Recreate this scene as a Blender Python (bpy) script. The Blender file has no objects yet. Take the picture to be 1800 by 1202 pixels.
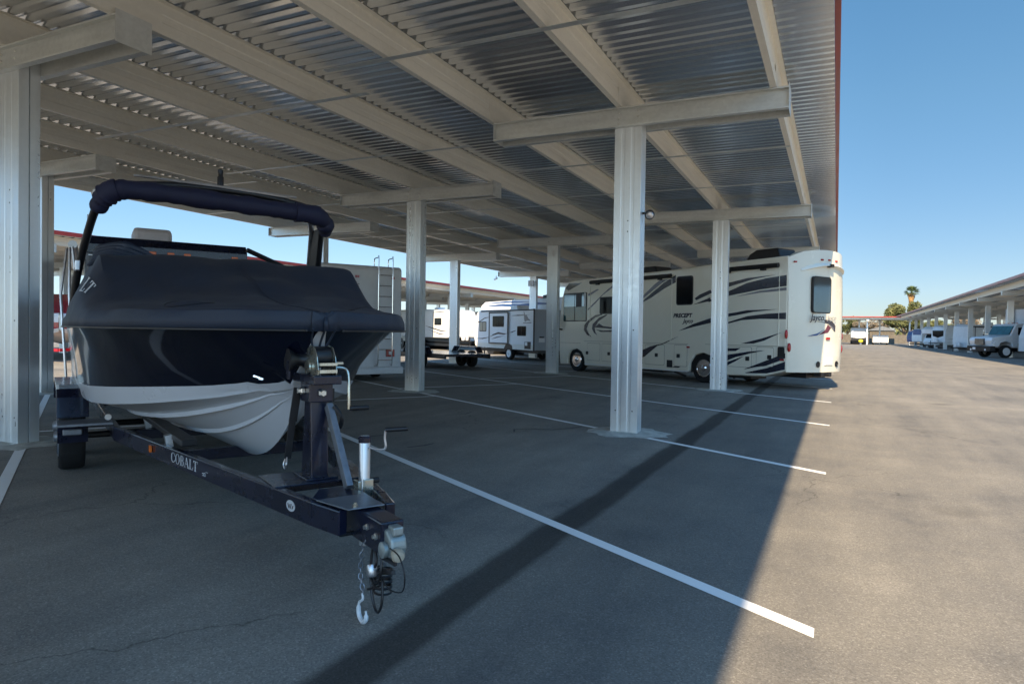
import bpy, bmesh, math, random
from math import sin, cos, pi, radians, hypot, sqrt, atan2
from mathutils import Vector, Matrix, noise
random.seed(7)
SC = bpy.context.scene
COL = SC.collection

# ------------------------------------------------------------------ camera
cd = bpy.data.cameras.new('camera'); cam = bpy.data.objects.new('camera', cd); COL.objects.link(cam)
CF = Vector((-0.4397, 0.8980, -0.0154)).normalized()
CR = Vector((0.8979, 0.4400, 0.0143)); CR = (CR - CF * CR.dot(CF)).normalized()
CU = CR.cross(CF)
M = Matrix((CR, CU, -CF)).transposed().to_4x4(); M.translation = (0, 0, 1.5)
cam.matrix_world = M
cd.sensor_width = 36; cd.lens = 23.27; cd.clip_start = 0.05; cd.clip_end = 3000
SC.camera = cam

# ------------------------------------------------------------------ world and sun
TOSUN = Vector((0.075, -1.33, 1.0)).normalized()
w = bpy.data.worlds.new('World'); SC.world = w; w.use_nodes = True
nt = w.node_tree
for n in list(nt.nodes): nt.nodes.remove(n)
sky = nt.nodes.new('ShaderNodeTexSky'); sky.sky_type = 'NISHITA'; sky.sun_disc = False
sky.sun_elevation = math.asin(TOSUN.z); sky.sun_rotation = atan2(TOSUN.x, TOSUN.y)
sky.altitude = 50; sky.air_density = 1.0; sky.dust_density = 0.15; sky.ozone_density = 3.0
bg = nt.nodes.new('ShaderNodeBackground'); bg.inputs[1].default_value = 0.096
ow = nt.nodes.new('ShaderNodeOutputWorld')
gm = nt.nodes.new('ShaderNodeGamma'); gm.inputs[1].default_value = 0.52
hs = nt.nodes.new('ShaderNodeHueSaturation'); hs.inputs['Saturation'].default_value = 1.75
nt.links.new(sky.outputs[0], gm.inputs[0]); nt.links.new(gm.outputs[0], hs.inputs['Color']); # the half of the sky round the sun is brighter than the half opposite it
wc = nt.nodes.new('ShaderNodeTexCoord'); dt = nt.nodes.new('ShaderNodeVectorMath'); dt.operation = 'DOT_PRODUCT'
dt.inputs[1].default_value = tuple(TOSUN); nt.links.new(wc.outputs['Generated'], dt.inputs[0])
mr = nt.nodes.new('ShaderNodeMapRange'); mr.inputs[1].default_value = -0.1; mr.inputs[2].default_value = 0.9; mr.inputs[3].default_value = 1.0; mr.inputs[4].default_value = 3.1
nt.links.new(dt.outputs['Value'], mr.inputs[0])
sm_ = nt.nodes.new('ShaderNodeVectorMath'); sm_.operation = 'SCALE'; nt.links.new(hs.outputs[0], sm_.inputs[0]); nt.links.new(mr.outputs[0], sm_.inputs['Scale'])
# thin blue haze low in the sky, paler towards the left
sp_ = nt.nodes.new('ShaderNodeSeparateXYZ'); nt.links.new(wc.outputs['Generated'], sp_.inputs[0])
m2 = nt.nodes.new('ShaderNodeMapRange'); m2.inputs[1].default_value = 0.0; m2.inputs[2].default_value = 0.30; nt.links.new(sp_.outputs[2], m2.inputs[0])
mc = nt.nodes.new('ShaderNodeMix'); mc.data_type = 'RGBA'; mc.inputs[6].default_value = (.78, .88, 1.06, 1); mc.inputs[7].default_value = (1.02, 1.0, .98, 1); nt.links.new(m2.outputs[0], mc.inputs[0])
d2 = nt.nodes.new('ShaderNodeVectorMath'); d2.operation = 'DOT_PRODUCT'; d2.inputs[1].default_value = (-.86, .50, .05); nt.links.new(wc.outputs['Generated'], d2.inputs[0])
m3 = nt.nodes.new('ShaderNodeMapRange'); m3.inputs[1].default_value = 0.45; m3.inputs[2].default_value = 1.0; m3.inputs[3].default_value = 1.0; m3.inputs[4].default_value = 1.38; nt.links.new(d2.outputs['Value'], m3.inputs[0])
mm_ = nt.nodes.new('ShaderNodeVectorMath'); mm_.operation = 'MULTIPLY'; nt.links.new(sm_.outputs[0], mm_.inputs[0]); nt.links.new(mc.outputs[2], mm_.inputs[1])
m5 = nt.nodes.new('ShaderNodeVectorMath'); m5.operation = 'SCALE'; nt.links.new(mm_.outputs[0], m5.inputs[0]); nt.links.new(m3.outputs[0], m5.inputs['Scale'])
nt.links.new(m5.outputs[0], bg.inputs[0]); nt.links.new(bg.outputs[0], ow.inputs[0])
sl = bpy.data.lights.new('sun', 'SUN'); sl.energy = 3.5; sl.angle = radians(0.6); sl.color = (1.0, 0.79, 0.52)
so = bpy.data.objects.new('sun', sl); COL.objects.link(so)
so.rotation_euler = (-TOSUN).to_track_quat('-Z', 'Y').to_euler(); so.location = (0, -20, 40)
SC.view_settings.view_transform = 'Standard'; SC.view_settings.look = 'None'
SC.view_settings.exposure = 1.58; SC.view_settings.gamma = 1.0
SC.render.resolution_x = 1024; SC.render.resolution_y = 683
try:
    SC.cycles.max_bounces = 10; SC.cycles.diffuse_bounces = 5; SC.cycles.glossy_bounces = 5
    SC.cycles.sample_clamp_indirect = 8
except Exception: pass

# ------------------------------------------------------------------ materials
def nodes(m):
    m.use_nodes = True
    t = m.node_tree; b = t.nodes.get('Principled BSDF')
    return t, b
def N(t, typ, **kw):
    n = t.nodes.new(typ)
    for k, v in kw.items(): setattr(n, k, v)
    return n
def L(t, a, b): t.links.new(a, b)
def ramp(t, fac, stops):
    r = N(t, 'ShaderNodeValToRGB'); L(t, fac, r.inputs[0])
    e = r.color_ramp.elements
    while len(e) < len(stops): e.new(0.5)
    for i, (p, c) in enumerate(stops):
        e[i].position = p; e[i].color = (c[0], c[1], c[2], 1) if not isinstance(c, (int, float)) else (c, c, c, 1)
    return r.outputs[0]
def pm(name, col, rough=0.5, metal=0.0, var=0.12, scale=3.0, bump=0.0, bscale=60.0, coat=0.0, stretch=None, emit=None, rvar=0.1, spec=None):
    m = bpy.data.materials.new(name); t, b = nodes(m)
    tc = N(t, 'ShaderNodeTexCoord'); vec = tc.outputs['Object']
    if stretch:
        mp = N(t, 'ShaderNodeMapping'); mp.inputs['Scale'].default_value = stretch; L(t, vec, mp.inputs[0]); vec = mp.outputs[0]
    nz = N(t, 'ShaderNodeTexNoise'); nz.inputs['Scale'].default_value = scale; nz.inputs['Detail'].default_value = 6; nz.inputs['Roughness'].default_value = .62
    L(t, vec, nz.inputs[0])
    lo = [c * (1 - var) for c in col]; hi = [min(1, c * (1 + var)) for c in col]
    L(t, ramp(t, nz.outputs[0], [(0.3, lo), (0.7, hi)]), b.inputs['Base Color'])
    rr = ramp(t, nz.outputs[0], [(0.3, max(0, rough - rvar * .5)), (0.7, min(1, rough + rvar * .5))])
    L(t, rr, b.inputs['Roughness'])
    b.inputs['Metallic'].default_value = metal
    if spec is not None: b.inputs['Specular IOR Level'].default_value = spec
    if coat: b.inputs['Coat Weight'].default_value = coat; b.inputs['Coat Roughness'].default_value = 0.06
    if bump:
        n2 = N(t, 'ShaderNodeTexNoise'); n2.inputs['Scale'].default_value = bscale; n2.inputs['Detail'].default_value = 4
        L(t, vec, n2.inputs[0])
        bp = N(t, 'ShaderNodeBump'); bp.inputs['Strength'].default_value = bump; bp.inputs['Distance'].default_value = 0.02
        L(t, n2.outputs[0], bp.inputs['Height']); L(t, bp.outputs[0], b.inputs['Normal'])
    if emit:
        b.inputs['Emission Color'].default_value = (*emit[0], 1); b.inputs['Emission Strength'].default_value = emit[1]
    return m
def galv(name, col, rough, metal, streak=(6, 6, 0.35), sp=28, amt=0.16):
    """galvanised steel: crystal spangle plus streaks running down"""
    m = bpy.data.materials.new(name); t, b = nodes(m)
    tc = N(t, 'ShaderNodeTexCoord')
    vo = N(t, 'ShaderNodeTexVoronoi'); vo.inputs['Scale'].default_value = sp; L(t, tc.outputs['Object'], vo.inputs[0])
    mp = N(t, 'ShaderNodeMapping'); mp.inputs['Scale'].default_value = streak; L(t, tc.outputs['Object'], mp.inputs[0])
    nz = N(t, 'ShaderNodeTexNoise'); nz.inputs['Scale'].default_value = 2.2; nz.inputs['Detail'].default_value = 7; L(t, mp.outputs[0], nz.inputs[0])
    sx = N(t, 'ShaderNodeSeparateColor'); L(t, vo.outputs['Color'], sx.inputs[0])
    mx = N(t, 'ShaderNodeMix'); mx.inputs[0].default_value = 0.85; L(t, sx.outputs[0], mx.inputs[2]); L(t, nz.outputs[0], mx.inputs[3])
    c0 = [c * (1 - amt) for c in col]; c1 = [min(1, c * (1 + amt)) for c in col]
    L(t, ramp(t, mx.outputs[0], [(0.33, c0), (0.66, c1)]), b.inputs['Base Color'])
    L(t, ramp(t, mx.outputs[0], [(0.3, rough - .09), (0.7, rough + .1)]), b.inputs['Roughness'])
    b.inputs['Metallic'].default_value = metal
    bp = N(t, 'ShaderNodeBump'); bp.inputs['Strength'].default_value = 0.05; bp.inputs['Distance'].default_value = 0.01
    L(t, nz.outputs[0], bp.inputs['Height']); L(t, bp.outputs[0], b.inputs['Normal'])
    return m
def asphalt():
    m = bpy.data.materials.new('asphalt'); t, b = nodes(m)
    tc = N(t, 'ShaderNodeTexCoord'); P = tc.outputs['Object']
    def nz(s, d=5, r=.6, v=P):
        n = N(t, 'ShaderNodeTexNoise'); n.inputs['Scale'].default_value = s; n.inputs['Detail'].default_value = d; n.inputs['Roughness'].default_value = r; L(t, v, n.inputs[0]); return n.outputs[0]
    big = nz(0.32, 5, .6); mid = nz(1.7, 6, .65); fine = nz(95, 3, .7)
    sm = N(t, 'ShaderNodeMapping'); sm.inputs['Scale'].default_value = (2.2, 0.28, 1); L(t, P, sm.inputs[0])
    strk = nz(0.9, 6, .6, sm.outputs[0])
    vo = N(t, 'ShaderNodeTexVoronoi'); vo.inputs['Scale'].default_value = 125; L(t, P, vo.inputs[0])
    def mth(op, a, bb, c=None):
        n = N(t, 'ShaderNodeMath', operation=op)
        for i, q in enumerate((a, bb, c)):
            if q is None: continue
            if isinstance(q, (int, float)): n.inputs[i].default_value = q
            else: L(t, q, n.inputs[i])
        return n.outputs[0]
    v = mth('ADD', mth('MULTIPLY', big, 0.42), mth('MULTIPLY', mid, 0.26))
    v = mth('ADD', v, mth('MULTIPLY', strk, 0.32))
    base = ramp(t, v, [(0.38, (0.134, 0.130, 0.124)), (0.46, (0.194, 0.182, 0.164)), (0.54, (0.234, 0.217, 0.189)), (0.64, (0.295, 0.271, 0.233))])
    # aggregate: lighter stones, dark pits
    sc_ = N(t, 'ShaderNodeSeparateColor'); L(t, vo.outputs['Color'], sc_.inputs[0])
    st = ramp(t, sc_.outputs[0], [(0.0, 0.66), (0.5, 0.96), (0.87, 1.08), (1.0, 1.55)])
    fs = ramp(t, fine, [(0.3, 0.82), (0.7, 1.18)])
    def mul(a, c, f=1.0):
        n = N(t, 'ShaderNodeMix', data_type='RGBA', blend_type='MULTIPLY'); n.inputs[0].default_value = f
        L(t, a, n.inputs[6]); L(t, c, n.inputs[7]); return n.outputs[2]
    col = mul(mul(base, st, .75), fs, .8)
    # the drip line: a darker sealed band of asphalt running parallel with the eave
    sx = N(t, 'ShaderNodeSeparateXYZ'); L(t, P, sx.inputs[0])
    wob = mth('MULTIPLY', mth('SUBTRACT', nz(0.8, 4), 0.5), 0.14)
    d = mth('ABSOLUTE', mth('ADD', mth('ADD', sx.outputs[0], 1.87), wob), 0.0)
    band = N(t, 'ShaderNodeMapRange'); band.inputs[1].default_value = 0.105; band.inputs[2].default_value = 0.165
    band.inputs[3].default_value = 0.36; band.inputs[4].default_value = 1.0; L(t, d, band.inputs[0])
    cb = N(t, 'ShaderNodeCombineColor')
    for i in range(3): L(t, band.outputs[0], cb.inputs[i])
    col = mul(col, cb.outputs[0])
    # dusty under the roof, washed cleaner between the drip band and the aisle
    r1 = N(t, 'ShaderNodeMapRange'); r1.inputs[1].default_value = -2.08; r1.inputs[2].default_value = -1.9; r1.inputs[3].default_value = 1.14; r1.inputs[4].default_value = 0.84
    L(t, mth('ADD', sx.outputs[0], wob), r1.inputs[0])
    r2 = N(t, 'ShaderNodeMapRange'); r2.inputs[1].default_value = -0.9; r2.inputs[2].default_value = 0.1; r2.inputs[3].default_value = 0.0; r2.inputs[4].default_value = 0.16; L(t, sx.outputs[0], r2.inputs[0])
    dz_ = mth('ADD', r1.outputs[0], r2.outputs[0]); cd_ = N(t, 'ShaderNodeCombineColor')
    for i in range(3): L(t, dz_, cd_.inputs[i])
    col = mul(col, cd_.outputs[0])
    # sparse hairline cracks
    vc = N(t, 'ShaderNodeTexVoronoi', feature='DISTANCE_TO_EDGE'); vc.inputs['Scale'].default_value = 0.55
    wc_ = N(t, 'ShaderNodeMix', data_type='RGBA'); wc_.inputs[0].default_value = .30; L(t, P, wc_.inputs[6])
    nw = N(t, 'ShaderNodeTexNoise'); nw.inputs['Scale'].default_value = 3.5; nw.inputs['Detail'].default_value = 6; L(t, P, nw.inputs[0]); L(t, nw.outputs[1], wc_.inputs[7]); L(t, wc_.outputs[2], vc.inputs[0])
    ln = ramp(t, vc.outputs['Distance'], [(0.0, 0.0), (0.0045, 1.0)])
    mk = ramp(t, nz(0.23, 3, .5), [(0.50, 1.0), (0.58, 0.0)])
    ck = mth('MAXIMUM', ln, mk); ck = mth('MULTIPLY_ADD', ck, 0.5, 0.5)
    cc_ = N(t, 'ShaderNodeCombineColor')
    for i in range(3): L(t, ck, cc_.inputs[i])
    col = mul(col, cc_.outputs[0])
    # dark oil spots
    vs = N(t, 'ShaderNodeTexVoronoi'); vs.inputs['Scale'].default_value = 0.42
    wv = N(t, 'ShaderNodeMix', data_type='RGBA'); wv.inputs[0].default_value = .22; L(t, P, wv.inputs[6]); 
    n4 = N(t, 'ShaderNodeTexNoise'); n4.inputs['Scale'].default_value = 2.4; L(t, P, n4.inputs[0]); L(t, n4.outputs[1], wv.inputs[7]); L(t, wv.outputs[2], vs.inputs[0])
    oil = ramp(t, vs.outputs['Distance'], [(0.02, 0.55), (0.11, 1.0)])
    col = mul(col, oil, .8)
    L(t, col, b.inputs['Base Color'])
    L(t, ramp(t, mid, [(0.3, 0.78), (0.7, 0.95)]), b.inputs['Roughness'])
    b.inputs['Specular IOR Level'].default_value = 0.35
    bp = N(t, 'ShaderNodeBump'); bp.inputs['Strength'].default_value = 0.55; bp.inputs['Distance'].default_value = 0.004
    L(t, mth('ADD', sc_.outputs[1], fine), bp.inputs['Height']); L(t, bp.outputs[0], b.inputs['Normal'])
    return m
def paint_line():
    m = bpy.data.materials.new('road_paint'); t, b = nodes(m)
    tc = N(t, 'ShaderNodeTexCoord')
    n = N(t, 'ShaderNodeTexNoise'); n.inputs['Scale'].default_value = 60; n.inputs['Detail'].default_value = 6; n.inputs['Roughness'].default_value = .75; L(t, tc.outputs['Object'], n.inputs[0])
    n2 = N(t, 'ShaderNodeTexNoise'); n2.inputs['Scale'].default_value = 2.0; n2.inputs['Detail'].default_value = 6; L(t, tc.outputs['Object'], n2.inputs[0])
    mx = N(t, 'ShaderNodeMath', operation='MULTIPLY_ADD'); L(t, n2.outputs[0], mx.inputs[0]); mx.inputs[1].default_value = .45; L(t, n.outputs[0], mx.inputs[2])
    L(t, ramp(t, mx.outputs[0], [(0.40, (.38, .38, .37)), (0.50, (.84, .84, .82)), (0.9, (.90, .90, .88))]), b.inputs['Base Color'])
    b.inputs['Roughness'].default_value = .75
    bp = N(t, 'ShaderNodeBump'); bp.inputs['Strength'].default_value = .35; bp.inputs['Distance'].default_value = .004; L(t, n.outputs[0], bp.inputs['Height']); L(t, bp.outputs[0], b.inputs['Normal'])
    return m
def fabric(name, col, rough=.8, sheen=.02):
    m = pm(name, col, rough, 0, .2, 2.2, .35, 5.0)
    m.node_tree.nodes['Principled BSDF'].inputs['Sheen Weight'].default_value = sheen
    return m
def leafmat(name, c0, c1, sc=.9):
    m = bpy.data.materials.new(name); t, b = nodes(m)
    tc = N(t, 'ShaderNodeTexCoord'); n = N(t, 'ShaderNodeTexNoise'); n.inputs['Scale'].default_value = sc; n.inputs['Detail'].default_value = 5; L(t, tc.outputs['Object'], n.inputs[0])
    L(t, ramp(t, n.outputs[0], [(.35, c0), (.65, c1)]), b.inputs['Base Color']); b.inputs['Roughness'].default_value = .7
    return m
M_ASPH = asphalt(); M_LINE = paint_line()
M_COLUMN = galv('galvanised_column', (.76, .80, .82), .36, .66, (5, 5, .18), 22, .04)
M_BEAM = galv('galvanised_beam', (.66, .68, .66), .42, .5, (.5, 3, 4), 24, .10)
M_PURLIN = galv('galvanised_purlin', (.84, .81, .72), .45, .12, (5, .3, 5), 20, .05)
M_DECK = pm('galvalume_deck', (.74, .76, .78), .22, .88, .02, .5, rvar=.04)
M_BOLT = pm('zinc_bolt', (.7, .7, .66), .3, .9, .1)
M_RED = pm('red_trim_paint', (.33, .035, .03), .35, 0, .2, 1.2)
M_TRIM = pm('grey_trim_paint', (.42, .44, .47), .45, .2, .12, 1)
M_CONC = pm('concrete', (.44, .44, .40), .85, 0, .3, 7, .5, 30)
M_BLACK = pm('black_plastic', (.012, .012, .014), .42, 0, .3, 10)
M_RUBBER = pm('tyre_rubber', (.011, .011, .012), .88, 0, .3, 12, .3, 60)
M_STEELGREEN = pm('galvanised_coupler', (.34, .38, .37), .45, .6, .2, 14)
M_CHROME = pm('chrome', (.85, .85, .86), .10, 1, .04)
M_ALU = pm('brushed_aluminium', (.62, .63, .65), .34, .9, .12, 6)
M_ZINC = pm('yellow_zinc', (.62, .61, .52), .28, .9, .15, 14)
M_GLASS = pm('dark_glass', (.006, .009, .013), .06, 0, .3, 1, spec=.12)
M_TEALGLASS = pm('teal_glass', (.03, .10, .11), .07, 0, .4, 1.5, spec=.8)
M_SKYGLASS = pm('tinted_rear_glass', (.20, .25, .29), .05, .9, .05, 1, spec=.6)
M_CREAM = pm('cream_gelcoat', (.88, .84, .71), .22, 0, .03, 1.2, coat=.5, rvar=.05)
M_WHITE = pm('white_gelcoat', (.76, .77, .78), .32, 0, .05, .9, coat=.2)
M_GREYWHITE = pm('weathered_white_gelcoat', (.74, .76, .78), .4, 0, .08, 1.5)
M_WARMWHITE = pm('warm_white_siding', (.72, .69, .62), .5, 0, .07, 1)
M_SIDING = pm('grey_ribbed_siding', (.34, .37, .41), .45, .2, .08, 1)
M_NAVYDEC = pm('navy_vinyl', (.012, .016, .035), .22, 0, .3, 1, coat=.4)
M_CHARDEC = pm('charcoal_vinyl', (.035, .032, .045), .25, 0, .3, 1, coat=.4)
M_GREYDEC = pm('silver_vinyl', (.20, .20, .225), .28, .2, .2, 1, coat=.3)
M_SEAM = pm('seam_shadow_gap', (.30, .28, .23), .6, 0, .1)
M_REDLENS = pm('red_lens', (.36, .012, .015), .18, 0, .15, 20, coat=.4)
M_AMBER = pm('amber_lens', (.75, .16, .02), .2, 0, .15, 20)
M_NAVYHULL = pm('navy_hull_gelcoat', (.002, .0035, .012), .06, 0, .2, .8, coat=.15, rvar=.03, spec=.3)
M_HULLWHITE = pm('grey_white_hull_gelcoat', (.58, .60, .63), .28, 0, .01, .5, coat=.3)
M_COVER = fabric('charcoal_boat_cover', (.012, .021, .040), .60)
M_NAVYCLOTH = fabric('navy_bimini_cloth', (.006, .008, .034), .7)
M_TRAILER = pm('navy_trailer_paint', (.007, .010, .028), .28, .1, .3, 5, coat=.4)
M_LETTER = pm('silver_lettering', (.62, .64, .66), .4, .1, .1)
M_STEELGREY = pm('grey_steel_bracket', (.22, .24, .27), .4, .6, .2, 12)
M_TAN = pm('tan_panel', (.42, .36, .27), .6, 0, .15, 1)
M_BLUECAP = pm('blue_cap_paint', (.035, .09, .24), .3, 0, .2, 1, coat=.3)
M_REDHULL = pm('red_hull_gelcoat', (.36, .015, .03), .2, 0, .1, 1, coat=.5)
M_YELLOW = pm('yellow_paint', (.70, .62, .03), .45, 0, .15, 4)
M_BARK = pm('bark', (.13, .10, .07), .9, 0, .35, 8, .8, 14)
M_PALMDEAD = leafmat('dry_palm_skirt', (.24, .13, .045), (.38, .22, .08), 2)
M_PALM = leafmat('palm_green', (.045, .085, .025), (.11, .14, .045), 2)
M_LEAFA = leafmat('olive_leaves', (.045, .060, .018), (.16, .16, .055), .35)
M_LEAFB = leafmat('dry_brown_leaves', (.13, .10, .065), (.24, .19, .13), .35)
M_FARWALL = pm('far_building_paint', (.55, .50, .42), .7, 0, .1, .3)
M_FENCE = pm('weathered_fence', (.12, .105, .085), .85, 0, .35, 2)
M_TAR = pm('tar_mark', (.018, .018, .020), .55, 0, .3, 20)

# ------------------------------------------------------------------ mesh helpers
class MB:
    def __init__(s): s.v = []; s.f = []; s.m = []; s.cur = 0
    def add(s, vs, fs, mi=None):
        o = len(s.v); s.v += [tuple(p) for p in vs]
        for f in fs: s.f.append(tuple(i + o for i in f)); s.m.append(s.cur if mi is None else mi)
        return s
    def box(s, x0, x1, y0, y1, z0, z1):
        return s.add([(x0, y0, z0), (x1, y0, z0), (x1, y1, z0), (x0, y1, z0), (x0, y0, z1), (x1, y0, z1), (x1, y1, z1), (x0, y1, z1)],
                     [(0, 3, 2, 1), (4, 5, 6, 7), (0, 1, 5, 4), (1, 2, 6, 5), (2, 3, 7, 6), (3, 0, 4, 7)])
    def prism(s, pts, axis, a, b):
        """extrude a 2D outline: axis 'y' takes (x,z), 'x' takes (y,z), 'z' takes (x,y)"""
        n = len(pts)
        def P(p, c): return (p[0], c, p[1]) if axis == 'y' else ((c, p[0], p[1]) if axis == 'x' else (p[0], p[1], c))
        vs = [P(p, a) for p in pts] + [P(p, b) for p in pts]
        fs = [(i, (i + 1) % n, n + (i + 1) % n, n + i) for i in range(n)] + [tuple(range(n))[::-1], tuple(range(n, 2 * n))]
        return s.add(vs, fs)
    def bar(s, p, q, w, h, up=(0, 0, 1)):
        p = Vector(p); q = Vector(q); d = (q - p).normalized(); up = Vector(up)
        if abs(d.dot(up)) > .98: up = Vector((1, 0, 0))
        r = d.cross(up).normalized() * w / 2; u = r.cross(d).normalized() * h / 2
        vs = [p - r - u, p + r - u, p + r + u, p - r + u, q - r - u, q + r - u, q + r + u, q - r + u]
        return s.add(vs, [(0, 1, 2, 3), (7, 6, 5, 4), (0, 4, 5, 1), (1, 5, 6, 2), (2, 6, 7, 3), (3, 7, 4, 0)])
    def tube(s, pts, r, n=8, cap=True):
        pts = [Vector(p) for p in pts]; rs = r if isinstance(r, (list, tuple)) else [r] * len(pts)
        prev = None; rings = []
        for i, p in enumerate(pts):
            d = (pts[min(i + 1, len(pts) - 1)] - pts[max(i - 1, 0)]).normalized()
            a = prev if prev is not None else (Vector((0, 0, 1)) if abs(d.z) < .9 else Vector((1, 0, 0)))
            a = (a - d * a.dot(d)).normalized(); prev = a; c = d.cross(a)
            rings.append([p + (a * cos(2 * pi * k / n) + c * sin(2 * pi * k / n)) * rs[i] for k in range(n)])
        vs = [v for ring in rings for v in ring]; fs = []
        for i in range(len(pts) - 1):
            for k in range(n): fs.append((i * n + k, i * n + (k + 1) % n, (i + 1) * n + (k + 1) % n, (i + 1) * n + k))
        if cap: fs += [tuple(range(n))[::-1], tuple(range((len(pts) - 1) * n, len(pts) * n))]
        return s.add(vs, fs)
    def lathe(s, prof, origin, axis, n=24):
        """prof: (radius, distance along the axis)"""
        o = Vector(origin); d = Vector(axis).normalized(); a = Vector((0, 0, 1)) if abs(d.z) < .9 else Vector((1, 0, 0))
        a = (a - d * a.dot(d)).normalized(); c = d.cross(a); vs = []; fs = []
        for r, t in prof:
            for k in range(n): vs.append(o + d * t + (a * cos(2 * pi * k / n) + c * sin(2 * pi * k / n)) * r)
        for i in range(len(prof) - 1):
            for k in range(n): fs.append((i * n + k, i * n + (k + 1) % n, (i + 1) * n + (k + 1) % n, (i + 1) * n + k))
        fs += [tuple(range(n))[::-1], tuple(range((len(prof) - 1) * n, len(prof) * n))]
        return s.add(vs, fs)
    def grid(s, rows, mi=None):
        n = len(rows[0]); vs = [p for r in rows for p in r]
        fs = [(i * n + k, i * n + k + 1, (i + 1) * n + k + 1, (i + 1) * n + k) for i in range(len(rows) - 1) for k in range(n - 1)]
        return s.add(vs, fs, mi)
    def build(s, name, mat, parent=None, smooth=False, bevel=0.0, solid=0.0, seg=2, fixn=True):
        me = bpy.data.meshes.new(name); me.from_pydata([tuple(v) for v in s.v], [], s.f)
        mats = mat if isinstance(mat, (list, tuple)) else [mat]
        for q in mats: me.materials.append(q)
        for i, p in enumerate(me.polygons):
            p.material_index = s.m[i]; p.use_smooth = smooth
        if fixn:
            b = bmesh.new(); b.from_mesh(me); bmesh.ops.recalc_face_normals(b, faces=b.faces); b.to_mesh(me); b.free()
        if smooth: me.set_sharp_from_angle(angle=radians(38))
        me.update()
        o = bpy.data.objects.new(name, me); COL.objects.link(o)
        if parent: o.parent = parent
        if solid:
            md = o.modifiers.new('thickness', 'SOLIDIFY'); md.thickness = solid; md.offset = -1
        if bevel:
            md = o.modifiers.new('bevel', 'BEVEL'); md.width = bevel; md.segments = seg; md.limit_method = 'ANGLE'; md.angle_limit = radians(35); md.harden_normals = False
        return o
def tag(o, label=None, cat=None, group=None, kind=None):
    if label: o['label'] = label
    if cat: o['category'] = cat
    if group: o['group'] = group
    if kind: o['kind'] = kind
    return o
def thing(name, label, cat, loc=(0, 0, 0), rz=0.0, group=None):
    o = bpy.data.objects.new(name, None); COL.objects.link(o); o.location = loc; o.rotation_euler = (0, 0, rz); o.empty_display_size = .3
    return tag(o, label, cat, group)
def bx(name, mat, parent, *a, bevel=0.0, smooth=False):
    return MB().box(*a).build(name, mat, parent, smooth, bevel)
def copy_tree(o, parent=None):
    c = o.copy(); COL.objects.link(c); c.parent = parent
    for ch in list(o.children): copy_tree(ch, c)
    return c
def text(name, s, size, mat, parent, mw, shear=0.0, ext=.002, align='LEFT', sx=1.0, bold=0.0):
    cu = bpy.data.curves.new(name, 'FONT'); cu.body = s; cu.size = size; cu.extrude = ext; cu.shear = shear; cu.align_x = align; cu.offset = bold; cu.resolution_u = 3
    o = bpy.data.objects.new(name + '_curve', cu); COL.objects.link(o)
    bpy.context.view_layer.update()
    me = bpy.data.meshes.new_from_object(o.evaluated_get(bpy.context.evaluated_depsgraph_get()))
    COL.objects.unlink(o); bpy.data.objects.remove(o)
    me.materials.clear(); me.materials.append(mat); me.transform(mw @ Matrix.Diagonal((sx, 1, 1, 1)))
    r = bpy.data.objects.new(name, me); COL.objects.link(r); r.parent = parent
    return r
def frame_at(o, right, up):
    r = Vector(right).normalized(); u = Vector(up).normalized(); n = r.cross(u)
    m = Matrix((r, u, n)).transposed().to_4x4(); m.translation = o
    return m

# ------------------------------------------------------------------ ground and markings
g = MB()
XS = [-900, -120, -40, -10, 0, 10, 40, 120, 900]; YS = [-300, -30, 0, 20, 60, 160, 400, 1500]
g.grid([[(x_, y_, 0) for x_ in XS] for y_ in YS])
go = g.build('ground', M_ASPH); tag(go, kind='structure')
ST = radians(59.1)                     # direction of the stalls, measured from the aisle
DV = Vector((-sin(ST), cos(ST), 0)); NV = Vector((cos(ST), sin(ST), 0))
def line(p, q, w=.102, z=.004, name='stall_line', mat=None):
    p = Vector((p[0], p[1], 0)); q = Vector((q[0], q[1], 0)); d = (q - p).normalized(); s = Vector((-d.y, d.x, 0)) * w / 2
    vs = []; n = max(2, int((q - p).length / .5)); rows = []
    for i in range(n + 1):
        c = p + (q - p) * i / n; rows.append([c - s + Vector((0, 0, z)), c + s + Vector((0, 0, z))])
    o = MB().grid(rows).build(name, mat or M_LINE); tag(o, kind='structure'); return o
U0, UP = 3.658, 4.334
def on_line(k, X): return (X, U0 + UP * k + (X + .072) / (-sin(ST)) * cos(ST))
for k in range(-3, 16):
    # ends cut parallel with the aisle
    a = Vector((*on_line(k, -.072), 0)); b = Vector((*on_line(k, -17.9), 0)); d = (b - a).normalized()
    hw = .052 / sin(ST)
    rows = []
    for i in range(41):
        c = a + (b - a) * i / 40
        rows.append([(c.x, c.y - hw, .004), (c.x, c.y + hw, .004)])
    o = MB().grid(rows).build('stall_line', M_LINE); tag(o, kind='structure')
    if k > -1:
        p = Vector((*on_line(k, -8.2), 0)); q = p - NV * (UP * sin(ST) - .06) - NV * 0; line(p - NV * .06, q, z=.0045)
for k in range(-4, 30):                # stalls across the aisle, mirrored
    y = 6 + UP * k
    line((9.8, y), (19, y + 9.2 * cos(ST) / sin(ST)), z=.004)

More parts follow.
